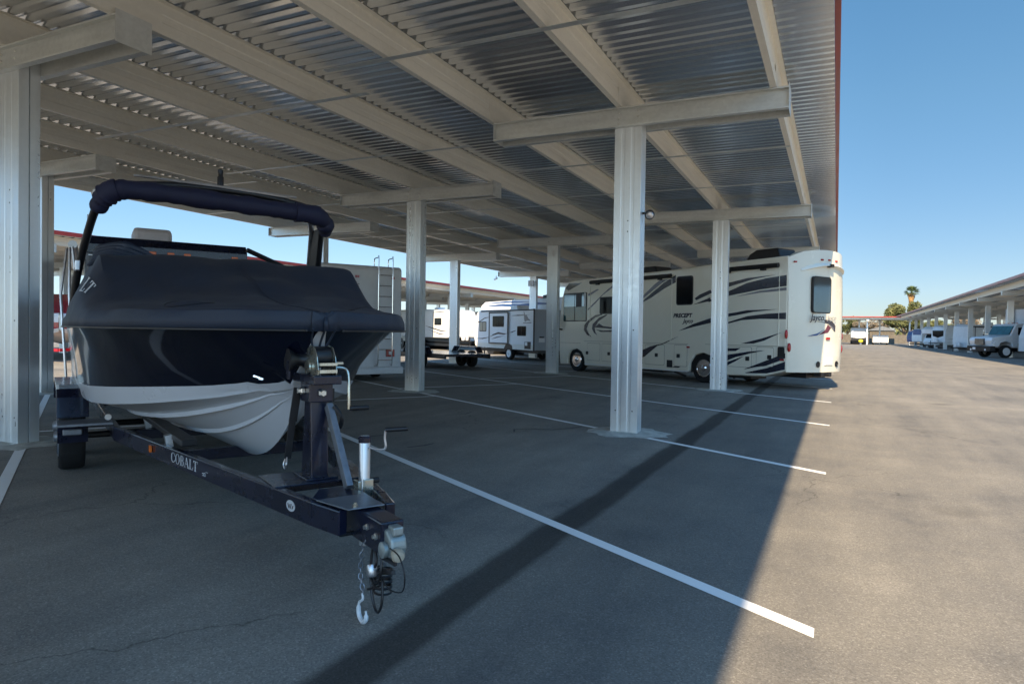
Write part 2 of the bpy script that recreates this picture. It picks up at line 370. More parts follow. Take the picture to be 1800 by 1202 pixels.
# tar squiggles on the asphalt
def squig(pts, w):
    rows = []
    P = [Vector((x_, y_, .0035)) for x_, y_ in pts]
    for i, p in enumerate(P):
        d = (P[min(i + 1, len(P) - 1)] - P[max(0, i - 1)]).normalized(); s = Vector((-d.y, d.x, 0)) * w * (.35 + .65 * sin(pi * (i + .5) / len(P)))
        rows.append([p - s, p + s])
    tag(MB().grid(rows).build('tar_mark', M_TAR), kind='structure')
squig([(-4.3, 8.9), (-4.42, 9.15), (-4.2, 9.35), (-3.9, 9.42), (-3.7, 9.75), (-3.62, 10.0)], .022)
squig([(-6.2, 10.0), (-6.0, 10.4), (-6.05, 10.7)], .02)
squig([(-4.9, 7.0), (-4.8, 7.25), (-4.78, 7.45)], .03)
squig([(-7.1, 12.2), (-6.7, 12.0), (-6.4, 12.4), (-6.1, 12.5), (-5.9, 13.0)], .025)
squig([(-5.9, 7.4), (-5.75, 7.7)], .035)

# ------------------------------------------------------------------ canopies
SLOPE = 0.0115
def zb(x): return 4.565 - SLOPE * (x + 2.64)      # underside of the cross beams
def build_canopy(name, label, loc, rz, y0, y1, rows, detail=False, S=8.795, skip=()):
    t = thing(name, label, 'canopy', loc, rz)
    # deck with trapezoid ribs running across
    prof = []; y = y0; p = .2 if detail else .4
    while y < y1:
        prof += [(y, 0), (y + .35 * p, 0), (y + .5 * p, .042), (y + .85 * p, .042)]; y += p
    prof.append((y1, 0))
    r = []
    for X in (-18.12, -14, -9.1, -4.5, -.09):
        r.append([(X, yy, zb(X) + .672 + h) for yy, h in prof])
    MB().grid(r).build('roof_deck', M_DECK, t, solid=.004, fixn=False)
    # purlins (zed section)
    for X in (-.79, -2.93, -5.06, -7.15, -9.25, -11.45, -13.5, -15.65, -17.75):
        z0 = zb(X) + .293; z1 = z0 + .372; q = .004
        b = MB()
        sec = [(0, z0), (0, z1), (.075, z1), (.075, z1 - .004), (.004, z1 - .004), (.004, z0 + .0), (.004, z0 - .0), (-.078, z0), (-.078, z0 + .018), (-.074, z0 + .018), (-.074, z0 + .004), (0, z0 + .004)]
        # web with two shallow stiffening folds, flange towards -x
        web = [(.004, z1 - .004), (.004, z0 + .24), (-.004, z0 + .225), (-.004, z0 + .15), (.004, z0 + .135), (.004, z0), (-.078, z0), (-.082, z0 + .02), (-.078, z0 + .022), (-.074, z0 + .004), (0, z0 + .004), (0, z0 + .137), (-.008, z0 + .152), (-.008, z0 + .223), (0, z0 + .238), (0, z1), (.075, z1), (.075, z1 - .004)]
        b.prism([(X + a_, c_) for a_, c_ in web], 'y', y0, y1)
        rr = min(rows, key=lambda q_: abs(q_[0] - .205 - X))
        if detail:
            k = -2
            while rr[1] + k * S < y1:            # lap splice and clip plate over every beam
                yy = rr[1] + k * S + .12
                if yy > y0 + 1 and yy < 60: b.box(X + .004, X + .0075, yy - .38, yy + .38, z0 + .004, z1 - .006)
                k += 1
        b.build('purlin', M_PURLIN, t)
    # bracing straps under the purlins
    for (wx, ty, xa, xb) in ((rows[0][0], rows[0][1], -.79, -6.1), (rows[1][0], rows[1][1], -6.1, -12.4), (rows[2][0], rows[2][1], -12.4, -17.75)):
        if not detail: break
        k = -9
        while k < 24:
            yy = ty + k * S / 3
            if k % 3 and y0 < yy < min(y1, 48):
                MB().add([(xa, yy, zb(xa) + .284), (xb, yy, zb(xb) + .284), (xb, yy + .095, zb(xb) + .284), (xa, yy + .095, zb(xa) + .284),
                          (xa, yy, zb(xa) + .288), (xb, yy, zb(xb) + .288), (xb, yy + .095, zb(xb) + .288), (xa, yy + .095, zb(xa) + .288)],
                         [(0, 1, 2, 3), (4, 7, 6, 5), (0, 4, 5, 1), (1, 5, 6, 2), (2, 6, 7, 3), (3, 7, 4, 0)]).build('bracing_strap', M_BEAM, t)
            k += 1
    # columns and beams
    nb = 0
    for ri, (wx, ty) in enumerate(rows):
        k = int(math.floor((y0 - ty) / S))
        while ty + k * S < y1 - .3:
            y = ty + k * S; k += 1
            if y < y0 + .3: continue
            if detail and y < -9: continue
            x1 = wx; x0 = wx - .41; ya = y; yb = y + .25; H = zb(wx) + .28
            if detail:
                e = .003
                outl = [(x0, ya), (x0 + .10, ya), (x0 + .112, ya + e), (x0 + .150, ya + e), (x0 + .162, ya), (x1 - .162, ya), (x1 - .150, ya + e), (x1 - .112, ya + e), (x1 - .10, ya),
                        (x1, ya), (x1, ya + .117), (x1 - .03, ya + .119), (x1 - .03, ya + .131), (x1, ya + .133), (x1, yb), (x0, yb), (x0, ya + .133), (x0 + .03, ya + .131), (x0 + .03, ya + .119), (x0, ya + .117)]
            else:
                outl = [(x0, ya), (x1, ya), (x1, yb), (x0, yb)]
            co = MB().prism(outl, 'z', 0, H).build('column', M_COLUMN, t, bevel=.0015 if detail and y < 30 else 0)
            if detail and y < 50:
                ft = MB(); n = 22; rng = random.Random(int(y * 10) + ri)
                rad = [.52 + rng.uniform(-.08, .09) for _ in range(n)]
                cx, cy = (x0 + x1) / 2, (ya + yb) / 2
                ring = lambda s_, z_: [(cx + rad[i] * s_ * 1.2 * cos(2 * pi * i / n), cy + rad[i] * s_ * cos(0) * sin(2 * pi * i / n), z_) for i in range(n)]
                vs = ring(1, .002) + ring(.93, .012) + ring(.5, .022)
                ft.add(vs, [(j * n + i, j * n + (i + 1) % n, (j + 1) * n + (i + 1) % n, (j + 1) * n + i) for j in range(2) for i in range(n)] + [tuple(range(2 * n, 3 * n))])
                ft.build('column_footing', M_CONC, t, smooth=True)
                if y < 20:
                    for (hx, hz) in ((x1 - .19, 3.18), (x1 - .19, 3.02), (x1 - .075, 1.55), (x0 + .075, .34), (x1 - .075, .34)):
                        MB().lathe([(.010, 0), (.010, -.0015)], (hx, ya + (.003 if abs(hx - x1 + .19) > .1 and False else 0), hz), (0, 1, 0), 10).build('punched_hole', M_BLACK, co)
                    for (sx_, sz_) in ((x1 - .02, .0), (x0 + .02, .0)):
                        MB().box(min(sx_ - .04, sx_ + .0), sx_ + .04, ya - .062, ya - .001, .018, .026).build('base_clip', M_BEAM, co)
            # beam: two channels, flanges outward, closed by plates at both ends
            xc = (x0 + x1) / 2; xa, xb = xc - 2.225, xc + 2.215
            b = MB(); hB = .288
            def chan(yw, sgn):
                for (ua, ub) in ((0, hB),):
                    f = yw + sgn * .085
                    P = [(yw, 0), (f, 0), (f, .022), (f - sgn * .003, .022), (f - sgn * .003, .003), (yw + sgn * .003, .003), (yw + sgn * .003, hB - .003), (f - sgn * .003, hB - .003), (f - sgn * .003, hB - .022), (f, hB - .022), (f, hB), (yw, hB)]
                    n = len(P); vs = [(xa, p_[0], zb(xa) + p_[1]) for p_ in P] + [(xb, p_[0], zb(xb) + p_[1]) for p_ in P]
                    b.add(vs, [(i, (i + 1) % n, n + (i + 1) % n, n + i) for i in range(n)] + [tuple(range(n)), tuple(range(n, 2 * n))[::-1]])
            chan(ya - .004, -1); chan(yb + .004, 1)
            b.box(xa - .004, xa - .0005, ya - .09, yb + .09, zb(xa) - .003, zb(xa) + hB + .004)
            b.box(xb + .0005, xb + .004, ya - .09, yb + .09, zb(xb) - .02, zb(xb) + hB + .05)
            bo = b.build('beam', M_BEAM, t)
            if detail and nb < 9 and y < 24:
                nb += 1
                for bxx in (x0 + .055, x1 - .055):
                    for q in range(3):
                        zz = zb(bxx) + .055 + q * .088
                        MB().lathe([(.016, 0), (.016, -.012), (.010, -.016), (.009, -.024)], (bxx, ya - .0075, zz), (0, 1, 0), 8).build('bolt', M_BOLT, bo)
    # eave trims
    z = zb(-.05) + .672
    MB().prism([(-.088, z - .012), (-.02, z - .012), (-.02, z + .16), (-.088, z + .16)], 'y', y0 - .02, y1).build('eave_trim', M_RED, t, bevel=.006)
    z = zb(-18.15) + .672
    MB().prism([(-18.19, z - .30), (-18.13, z - .30), (-18.13, z + .17), (-18.19, z + .17)], 'y', y0 - .02, y1).build('rear_trim', M_TRIM if detail else M_RED, t)
    za = zb(0) + .672
    for yy in (y0 - .06, y1 + .003):
        MB().add([(-18.12, yy, zb(-18.12) + .60), (-.09, yy, zb(-.09) + .60), (-.09, yy + .05, zb(-.09) + .60), (-18.12, yy + .05, zb(-18.12) + .60),
                  (-18.12, yy, zb(-18.12) + .84), (-.09, yy, zb(-.09) + .84), (-.09, yy + .05, zb(-.09) + .84), (-18.12, yy + .05, zb(-18.12) + .84)],
                 [(0, 1, 2, 3), (4, 7, 6, 5), (0, 4, 5, 1), (1, 5, 6, 2), (2, 6, 7, 3), (3, 7, 4, 0)]).build('gable_trim', M_RED, t)
    return t
ROWS = ((-2.64, 9.653), (-9.11, 4.675), (-15.56, 8.449))
build_canopy('parking_canopy', 'large galvanised steel parking canopy overhead with ribbed metal roof and red eave trim', (0, 0, 0), 0, -7.4, 92, ROWS, detail=True)
build_canopy('parking_canopy', 'steel parking canopy beyond the far left aisle, seen behind the covered boat', (-28.6, 0, 0), 0, -20, 92, ((-2.64, 7.3), (-9.11, 4.0), (-15.56, 8.0)))
build_canopy('parking_canopy', 'long low steel parking canopy on the right side of the sunlit aisle', (9.72, 0, 0), pi, -139, -22, tuple((a_, b_ + 3.8) for a_, b_ in ROWS))
build_canopy('parking_canopy', 'far parking canopy with thin red roof edge closing the end of the aisle', (0, 142, 0), -pi / 2, -16, 13.2, ((-2.64, 5.2 - 8.795 * 2), (-9.11, 4.0 - 8.795), (-15.56, 8 - 8.795)), S=3.55 if False else 8.795)

# ------------------------------------------------------------------ wheels
def wheel(parent, x, y, r, w, side=1, rim_mat=None, fancy=False, n=28):
    """side = +1: the outer face looks to +y"""
    rr = r * .60
    tp = [(rr, -w / 2 + .015), (r * .93, -w / 2), (r * .985, -w / 2 + .02), (r, -w / 2 + .05), (r, w / 2 - .05), (r * .985, w / 2 - .02), (r * .93, w / 2), (rr, w / 2 - .015)]
    m = MB(); o = Vector((x, y, r)); ring = []
    for q, t_ in tp:
        ring.append([(x + q * sin(2 * pi * k / n), y + t_, r + q * cos(2 * pi * k / n)) for k in range(n + 1)])
    ring.append(ring[0])
    m.grid(ring)
    wo = m.build('wheel', M_RUBBER, parent, smooth=True)
    b = MB(); s = side
    b.lathe([(rr * 1.02, s * (w / 2 - .012)), (rr * .99, s * (w / 2 + .002)), (rr * .92, s * (w / 2 - .01)), (rr * .86, s * (w / 2 - .06)), (rr * .6, s * (w / 2 - .075)), (rr * .42, s * (w / 2 - .03)), (rr * .30, s * (w / 2 + .01)), (rr * .26, s * (w / 2 + .035)), (.002, s * (w / 2 + .045))], (x, y, r), (0, 1, 0), 24)
    b.build('rim', rim_mat or M_ALU, wo, smooth=True)
    if fancy:
        for k in range(8):
            a = 2 * pi * k / 8; c = (x + rr * .73 * sin(a), y + s * (w / 2 - .066), r + rr * .73 * cos(a))
            MB().lathe([(rr * .115, 0), (rr * .115, s * .004)], c, (0, 1, 0), 10).build('rim_hole', M_BLACK, wo)
    return wo
def poly_decal(name, mat, parent, pts, y, th=.003, sgn=1):
    pts2 = [(p[0], p[1]) for p in pts]
    return MB().prism(pts2, 'y', y + sgn * .0005, y + sgn * (.0005 + th)).build(name, mat, parent)
def rrect(x0, x1, z0, z1, r, n=4):
    P = []
    for (cx, cz, a0) in ((x1 - r, z1 - r, 0), (x0 + r, z1 - r, pi / 2), (x0 + r, z0 + r, pi), (x1 - r, z0 + r, 1.5 * pi)):
        for i in range(n + 1): a = a0 + pi / 2 * i / n; P.append((cx + r * cos(a), cz + r * sin(a)))
    return P
def window(parent, x0, x1, z0, z1, y, sgn=1, glass=None, split=True, frame=None, r=.06):
    f = MB().prism(rrect(x0, x1, z0, z1, r), 'y', y + sgn * .0005, y + sgn * .014).build('window', frame or M_BLACK, parent)
    e = .035
    MB().prism(rrect(x0 + e, x1 - e, z0 + e, z1 - e, max(.01, r - e * .5)), 'y', y + sgn * .0142, y + sgn * .018).build('pane', glass or M_GLASS, f)
    if split: MB().box(*( (x0 + x1) / 2 - .014, (x0 + x1) / 2 + .014), *sorted((y + sgn * .0182, y + sgn * .024)), z0 + e, z1 - e).build('mullion', M_BLACK, f)
    return f
def stripe(parent, pts, w, y, mat, sgn=1, name='stripe', z=0):
    """a tapering swoosh: a list of (x,z) with half-width profile"""
    n = len(pts); up = []; dn = []
    for i, p in enumerate(pts):
        a = pts[max(0, i - 1)]; b = pts[min(n - 1, i + 1)]; d = Vector((b[0] - a[0], b[1] - a[1])).normalized(); k = w * (sin(pi * (i + .15) / (n - .7)) ** .8 if 0 < i < n - 1 else .08)
        up.append((p[0] - d.y * k, p[1] + d.x * k)); dn.append((p[0] + d.y * k, p[1] - d.x * k))
    return poly_decal(name, mat, parent, up + dn[::-1], y, .003, sgn)

# ------------------------------------------------------------------ cream motorhome (large, right of centre)
P0 = Vector((-3.717, 21.061, 0)) + NV * 1.25
RZ = ST + pi / 2
rv = thing('motorhome', 'large cream class A motorhome with dark swooshes, parked across the stalls right of centre', 'motorhome', P0, RZ)
W2 = 1.25
def rv_body():
    # section outline lofted along x; side profile gives bottom and top
    xs = [(-3.30, .56, 3.60), (-3.22, .52, 3.66), (-2.96, .52, 3.67), (-2.2, .36, 3.665), (-1.0, .30, 3.64), (.0, .31, 3.62), (2.5, .28, 3.58), (5.0, .25, 3.55), (6.4, .24, 3.53), (6.85, .24, 3.46), (7.15, .24, 3.15), (7.32, .25, 2.5), (7.42, .26, 1.7), (7.42, .26, .9), (7.36, .28, .30)]
    b = MB(); rows = []
    for i, (x_, z0, z1) in enumerate(xs[:10]):
        W = W2 if x_ > -3.0 else (W2 - .06 if x_ > -3.25 else W2 - .30)
        r_ = .13
        rows.append([(x_, -W, z0), (x_, -W, z1 - r_), (x_, -W + .05, z1 - .04), (x_, -W + .16, z1), (x_, 0, z1 + .10), (x_, W - .16, z1), (x_, W - .05, z1 - .04), (x_, W, z1 - r_), (x_, W, z0), (x_, 0, z0), (x_, -W, z0)])
    # rear cap face, bulging
    return rows
rows = rv_body()
prof = [(-2.92, .53), (-2.2, .34), (-1.0, .30), (-.62, .31), (-.52, .62), (-.34, .84), (0, .93), (.34, .84), (.5, .62), (.56, .31), (2.5, .28), (5.75, .24), (5.80, .55), (5.95, .76), (6.25, .88), (6.58, .80), (6.76, .58), (6.8, .26), (7.30, .24), (7.36, .6), (7.38, 1.9), (7.26, 2.8), (7.06, 3.30), (6.80, 3.50), (6.5, 3.56), (4.3, 3.58), (1.28, 3.60), (-.24, 3.65), (-2.92, 3.69)]
bd = MB().prism(prof, 'y', -W2, W2).build('body', M_CREAM, rv, bevel=.045, seg=3)
# wheel wells are lined black inside
for (xa, xb, zt) in ((-.58, .52, .90), (5.82, 6.78, .84)):
    MB().box(xa, xb, -W2 + .06, W2 - .09, .30, zt + .06).build('wheel_well', M_BLACK, rv)
# rear cap
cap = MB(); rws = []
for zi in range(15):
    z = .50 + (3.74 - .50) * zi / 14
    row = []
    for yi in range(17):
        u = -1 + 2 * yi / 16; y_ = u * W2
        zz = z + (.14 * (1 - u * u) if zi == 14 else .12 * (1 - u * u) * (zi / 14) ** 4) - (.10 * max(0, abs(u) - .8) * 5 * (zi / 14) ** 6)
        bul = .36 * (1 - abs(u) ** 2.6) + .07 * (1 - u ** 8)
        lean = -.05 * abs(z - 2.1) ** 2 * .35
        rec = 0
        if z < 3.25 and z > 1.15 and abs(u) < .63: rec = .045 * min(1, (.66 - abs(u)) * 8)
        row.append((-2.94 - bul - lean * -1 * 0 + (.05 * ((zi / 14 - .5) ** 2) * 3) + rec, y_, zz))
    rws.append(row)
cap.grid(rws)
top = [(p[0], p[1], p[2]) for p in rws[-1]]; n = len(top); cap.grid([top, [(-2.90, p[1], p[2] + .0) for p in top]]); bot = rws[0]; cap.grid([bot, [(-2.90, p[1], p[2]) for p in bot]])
cap.build('rear_cap', pm('dimmed_cream_gelcoat', (.76, .71, .58), .25, 0, .02, 1, coat=.4), rv, smooth=True)  # same cream as the body, colour darkened to offset bright sky light on it
def capx(y_, z_=2.0):
    u = y_ / W2
    rec = .045 if (1.15 < z_ < 3.25 and abs(u) < .6) else 0
    zi = (z_ - .5) / 3.24
    return -2.94 - (.36 * (1 - abs(u) ** 2.6) + .07 * (1 - u ** 8)) + .15 * (zi - .5) ** 2 + rec
def capquad(name, pts, mat, parent=rv, th=.004, off=.003):
    """closed outline on the rear cap, points (y,z)"""
    P = [Vector((capx(y_, z_) - off, y_, z_)) for y_, z_ in pts]; n = len(P)
    c = sum(P, Vector()) / n
    cy, cz = c.y, c.z; P.append(Vector((min(capx(cy, cz) - off, c.x), cy, cz)))
    b = MB(); b.add(P + [p + Vector((-th, 0, 0)) for p in P], [(i, (i + 1) % n, n) for i in range(n)] + [(n + 1 + (i + 1) % n, n + 1 + i, n + 1 + n) for i in range(n)] + [(i, n + 1 + i, n + 1 + (i + 1) % n, (i + 1) % n) for i in range(n)])
    return b.build(name, mat, parent)
# moulded brow over the rear window
br = MB()
rr_ = []
for i in range(17):
    u = -1 + 2 * i / 16; y_ = -.02 + u * 1.02; zt = 3.30 + .18 * (1 - u * u); d_ = .10 * (1 - abs(u) ** 3) + .012
    xx = capx(y_, 3.3)
    rr_.append([(xx + .02, y_, zt + .07), (xx - d_ * .5, y_, zt + .03), (xx - d_, y_, zt - .03), (xx + .03, y_, zt - .07)])
br.grid(rr_).build('roof_brow', M_CREAM, rv, smooth=True)
XW = min(capx(.69, 2.6), capx(-.11, 2.6), capx(.29, 2.6))
wf = MB().prism(rrect(-.14, .72, 2.13, 3.14, .1), 'x', XW - .008, XW + .05).build('window', M_BLACK, rv)
pz = MB()
q_ = rrect(-.11, .69, 2.16, 3.11, .08)
pz.prism([(y_, z_) for y_, z_ in q_], 'x', XW - .013, XW - .0085).build('pane', M_SKYGLASS, wf)
for (y_, z_, dy, dz) in ((1.29 - .03, 1.54, .075, .125), (1.24 - .03, 1.18, .075, .125), (-1.13, 1.50, .075, .125), (-1.13, 1.14, .075, .125)):
    xx = capx(y_, 1.3)
    tl = MB().lathe([(1, 0), (.95, -.025), (.6, -.035), (.01, -.04)], (0, 0, 0), (1, 0, 0), 20).build('tail_light', M_REDLENS, rv, smooth=True)
    tl.scale = (1, dy, dz); tl.location = (xx + .012, y_, z_)
for (y_, z_) in ((1.12, 3.52), (.34, 3.60), (.02, 3.61), (-.33, 3.60)):
    xx = capx(y_, z_); MB().box(xx - .03, xx + .02, y_ - .05, y_ + .05, z_ - .022, z_ + .022).build('marker_light', M_REDLENS, rv, bevel=.008)
xx = capx(.07, 3.4); MB().box(xx - .16, xx, .02, .13, 3.40, 3.49).build('rear_camera', M_BLACK, rv, bevel=.01)
cx_ = capx(.04, .8)
lp = MB().box(cx_ - .02, cx_ + .02, -.22, .17, .69, .90).build('plate_recess', M_CREAM, rv, bevel=.01)
MB().box(cx_ - .026, cx_ - .0205, -.17, .13, .71, .88).build('license_plate', M_WHITE, lp)
for y_ in (.42, -.47):
    x2 = capx(y_, .7)
    MB().lathe([(.085, 0), (.085, -.012), (.06, -.012), (.055, -.002), (.01, -.002)], (x2 - .004, y_, .72), (1, 0, 0), 18).build('exhaust_ring', M_BLACK, rv, smooth=True)
MB().box(-3.36, -3.1, -.18, .32, .38, .50).bar((-3.45, .05, .42), (-3.0, .05, .42), .08, .08).bar((-3.2, -.22, .46), (-3.2, .36, .46), .07, .06).build('tow_hitch', M_BLACK, rv)
capquad('marker_light', rrect(-.10, .09, 1.40, 1.47, .03), M_REDLENS, off=.02, th=.012)
text('lettering', 'Jayco', .25, M_CHARDEC, rv, frame_at((capx(.4, 2.0) - .022, .80, 1.93), (-.10, -1, 0), (0, 0, 1)), shear=.25, ext=.002, bold=.004)
text('lettering', 'Jayco', .19, M_GREYDEC, rv, frame_at((capx(.0, 2.0) - .052, .10, 1.95), (-.02, -1, 0), (0, 0, 1)), shear=.25, ext=.002)
for nm, mt, pts in (('rear_swoosh', M_CHARDEC, [(.71, 1.90), (.11, 1.96), (-.22, 1.92), (-.40, 1.80), (-.39, 1.62), (-.31, 1.78), (-.07, 1.88), (.35, 1.90)]),
                    ('rear_swoosh', M_BLUECAP, [(.82, 1.49), (.45, 1.515), (.30, 1.62), (.12, 1.70), (.45, 1.57)]),
                    ('rear_swoosh', pm('maroon_vinyl', (.13, .03, .05), .25), [(.40, 1.53), (.10, 1.68), (.0, 1.83), (-.16, 1.74), (-.02, 1.60)]),
                    ('rear_swoosh', M_GREYDEC, [(-.05, 1.84), (-.28, 1.74), (-.33, 1.64), (-.22, 1.72), (-.10, 1.80)])):
    capquad(nm, pts, mt, off=.006)
# side graphics, each a thin vinyl on the near side
SW = {
 'a1': (M_CHARDEC, [(-.40, 2.83), (-.94, 3.05), (-1.6, 3.15), (-2.55, 3.19), (-1.82, 3.11), (-.95, 2.93), (-.4, 2.74)]),
 'a2': (M_NAVYDEC, [(-.2, 2.55), (-.95, 2.8), (-1.6, 3.01), (-2.24, 3.11), (-2.88, 3.16), (-2.88, 2.86), (-2.04, 2.8), (-1.3, 2.71), (-.95, 2.66), (-.2, 2.50)]),
 'a3': (M_GREYDEC, [(-1.21, 2.63), (-2.04, 2.77), (-2.88, 2.82), (-2.88, 2.74), (-2.04, 2.71)]),
 'a4': (M_NAVYDEC, [(-.3, 1.98), (-.94, 2.13), (-1.62, 2.22), (-2.63, 2.23), (-1.84, 2.17), (-.95, 2.04), (-.3, 1.86)]),
 'a5': (M_NAVYDEC, [(-.5, 1.74), (-.95, 1.88), (-1.62, 2.05), (-2.26, 2.11), (-2.88, 2.13), (-2.88, 1.95), (-2.06, 1.97), (-1.41, 1.93)]),
 'a6': (M_NAVYDEC, [(-1.42, 1.25), (-2.11, 1.41), (-2.76, 1.59), (-2.2, 1.35), (-1.86, 1.26)]),
 'a7': (M_NAVYDEC, [(-.7, 1.08), (-.97, 1.1), (-1.42, 1.12), (-1.25, 1.03), (-.8, 1.01)]),
 'a8': (M_NAVYDEC, [(-.75, .86), (-.97, .91), (-1.65, 1.02), (-2.25, 1.08), (-1.78, .98), (-1.25, .85), (-.85, .70)]),
 'a9': (M_NAVYDEC, [(-.75, .6), (-.98, .7), (-1.56, .9), (-1.25, .73), (-.8, .52)]),
 'a10': (M_NAVYDEC, [(-1.53, .5), (-2.04, .7), (-2.58, .9), (-2.88, 1.02), (-2.88, .88), (-2.7, .8), (-2.3, .65), (-1.88, .58)]),
 'a11': (M_NAVYDEC, [(-1.57, .41), (-2.3, .58), (-2.88, .79), (-2.88, .57), (-2.3, .43), (-1.66, .4)]),
 'b1': (M_CHARDEC, [(.36, 2.63), (.16, 2.74), (-.26, 2.87), (-.34, 2.78), (.29, 2.57)]),
 'b2': (M_NAVYDEC, [(.43, 2.43), (-.26, 2.64), (-.27, 2.53)]),
 'b3': (M_NAVYDEC, [(1.01, 1.6), (.42, 1.82), (-.3, 2.01), (-.35, 1.87), (.35, 1.74)]),
 'b4': (M_NAVYDEC, [(3.2, 2.38), (2.6, 2.66), (2.14, 2.93), (1.67, 3.2), (1.16, 3.42), (1.16, 3.18), (1.66, 3.0), (2.3, 2.70)]),
 'b5': (M_GREYDEC, [(3.2, 2.45), (2.6, 2.83), (2.15, 3.14), (1.83, 3.31), (1.45, 3.31), (1.75, 3.20), (2.15, 2.98), (2.6, 2.73)]),
 'b6': (M_NAVYDEC, [(3.3, .7), (2.6, .95), (2.26, 1.07), (1.7, 1.18), (1.38, 1.3), (1.0, 1.43), (1.62, 1.18), (1.94, 1.09), (2.51, .72), (3.0, .55)]),
 'b7': (M_NAVYDEC, [(1.28, .41), (.62, .65), (.62, .57), (.98, .42)]),
 'c1': (M_NAVYDEC, [(4.83, 2.21), (5.15, 2.17), (5.59, 1.97), (5.79, 1.79), (5.81, 1.61), (5.63, 1.43), (5.35, 1.34), (5.52, 1.47), (5.65, 1.65), (5.53, 1.87), (5.15, 2.08), (4.72, 2.18)]),
 'c2': (M_CHARDEC, [(4.56, 2.18), (4.93, 2.08), (5.3, 1.83), (5.33, 1.65), (5.22, 1.51), (5.03, 1.42), (5.14, 1.54), (5.18, 1.69), (4.98, 1.93), (4.46, 2.17)]),
 'c3': (M_NAVYDEC, [(4.93, 1.86), (4.71, 1.76), (4.22, 1.72), (3.4, 1.74), (3.4, 1.68), (4.21, 1.66), (4.76, 1.69), (5.17, 1.71)]),
 'c4': (M_NAVYDEC, [(5.14, 1.64), (4.71, 1.59), (4.21, 1.61), (3.4, 1.62), (3.6, 1.56), (4.21, 1.55), (4.81, 1.54)]),
 'c5': (M_GREYDEC, [(5.6, 2.41), (5.01, 2.78), (4.64, 3.01), (4.1, 3.3), (4.1, 3.2), (4.74, 2.91), (5.16, 2.61), (5.6, 2.35)]),
 'c6': (M_GREYDEC, [(5.62, 2.97), (5.07, 3.14), (4.96, 3.12), (5.56, 2.89)]),
}
for k, (mt, pts) in SW.items(): poly_decal('side_swoosh', mt, rv, pts, W2)
poly_decal('cap_glass', M_SKYGLASS, rv, [(7.0, 3.26), (6.78, 3.44), (5.97, 3.42), (6.32, 3.31), (6.82, 3.16)], W2, .006)
# slide-out body standing 25 mm proud, its seam and the bay doors
for (xa, xb, za, zc) in ((1.32, 5.45, 1.30, 3.30), (-2.66, -.35, 1.22, 3.32)):
    s_ = MB()
    for (p, q) in (((xa, za), (xb, za)), ((xb, za), (xb, zc)), ((xb, zc), (xa, zc)), ((xa, zc), (xa, za))):
        s_.bar((p[0], W2 + .004, p[1]), (q[0], W2 + .004, q[1]), .012, .022, up=(0, 1, 0))
    s_.build('slideout_seam', M_CREAM, rv)
for (xa, xb, za, zc) in ((-1.80, -.98, .56, 1.16), (-2.52, -1.95, .62, 1.17), (.62, 1.18, .46, 1.16), (1.6, 2.5, .46, 1.14), (2.6, 3.9, .46, 1.12), (4.0, 4.75, .46, 1.12), (4.85, 5.6, .46, 1.12)):
    d_ = MB().prism(rrect(xa, xb, za, zc, .05), 'y', W2 + .0005, W2 + .0035).build('bay_door', M_SEAM, rv)
    MB().prism(rrect(xa + .012, xb - .012, za + .012, zc - .012, .045), 'y', W2 + .0036, W2 + .008).build('door_skin', M_CREAM, d_)
for k in ('a8', 'a9', 'a10', 'b6', 'a7'):     # vinyl carried over the doors
    poly_decal('side_swoosh', SW[k][0], rv, SW[k][1], W2 + .0085)
for (x_, z_) in ((5.59, .74), (4.35, .75), (1.96, .79), (.99, .80), (-1.66, .82), (-2.39, .89)):
    MB().prism(rrect(x_ - .065, x_ + .065, z_ - .06, z_ + .06, .02), 'y', W2 + .0085, W2 + .022).build('latch', M_BLACK, rv)
MB().box(1.24, 1.48, W2 + .0085, W2 + .02, .41, .65).build('vent', M_BLACK, rv, bevel=.005)
MB().prism(rrect(-2.86, -2.66, .90, 1.19, .04), 'y', W2 + .004, W2 + .03).build('utility_port', M_BLACK, rv)
for (x_, z_) in ((.58, 1.09), (-2.79, .83)):
    MB().box(x_ - .06, x_ + .06, W2 + .0045, W2 + .02, z_ - .025, z_ + .025).build('side_marker', M_REDLENS, rv)
for (x0_, x1_, z_) in ((-2.9, -.1, 1.20), (.6, 5.8, 1.19), (6.0, 7.3, 1.10)):
    MB().box(x0_, x1_, W2 + .0005, W2 + .003, z_ - .006, z_ + .006).build('belt_line', M_SEAM, rv)
MB().box(.6, 5.75, W2 + .0005, W2 + .012, .30, .33).build('skirt_trim', M_WHITE, rv)
for (xa, xb, z_) in ((-2.66, -.55, 3.44), (1.32, 5.39, 3.40)):
    aw = MB().lathe([(.065, 0), (.065, xb - xa)], (xa, W2 + .07, z_), (1, 0, 0), 12).build('awning', M_BLACK, rv, smooth=True)
    MB().box(xa + .02, xb - .02, W2 + .001, W2 + .05, z_ + .0, z_ + .07).build('awning_rail', M_BLACK, aw)
    for x_ in (xa + .5, xb - .4): MB().box(x_ - .07, x_ + .07, W2 + .001, W2 + .10, z_ - .11, z_ - .05).build('awning_bracket', M_BLACK, aw)
window(rv, .42, 1.12, 2.43, 3.36, W2, 1, M_GLASS, False, r=.09)
window(rv, 3.75, 4.9, 2.20, 2.83, W2, 1, M_GLASS, True)
w1 = window(rv, 5.66, 7.10, 1.94, 3.05, W2, 1, M_TEALGLASS, True, r=.05)
MB().box(5.72, 7.05, W2 + .0185, W2 + .022, 2.52, 3.0).build('upper_pane', M_SKYGLASS, w1)
MB().box(5.70, 5.80, W2 + .0225, W2 + .03, 2.5, 3.03).build('door_pillar', M_WHITE, w1)
MB().box(5.95, 6.30, W2 + .0225, W2 + .026, 2.5, 3.03).build('curtain', M_BLACK, w1)
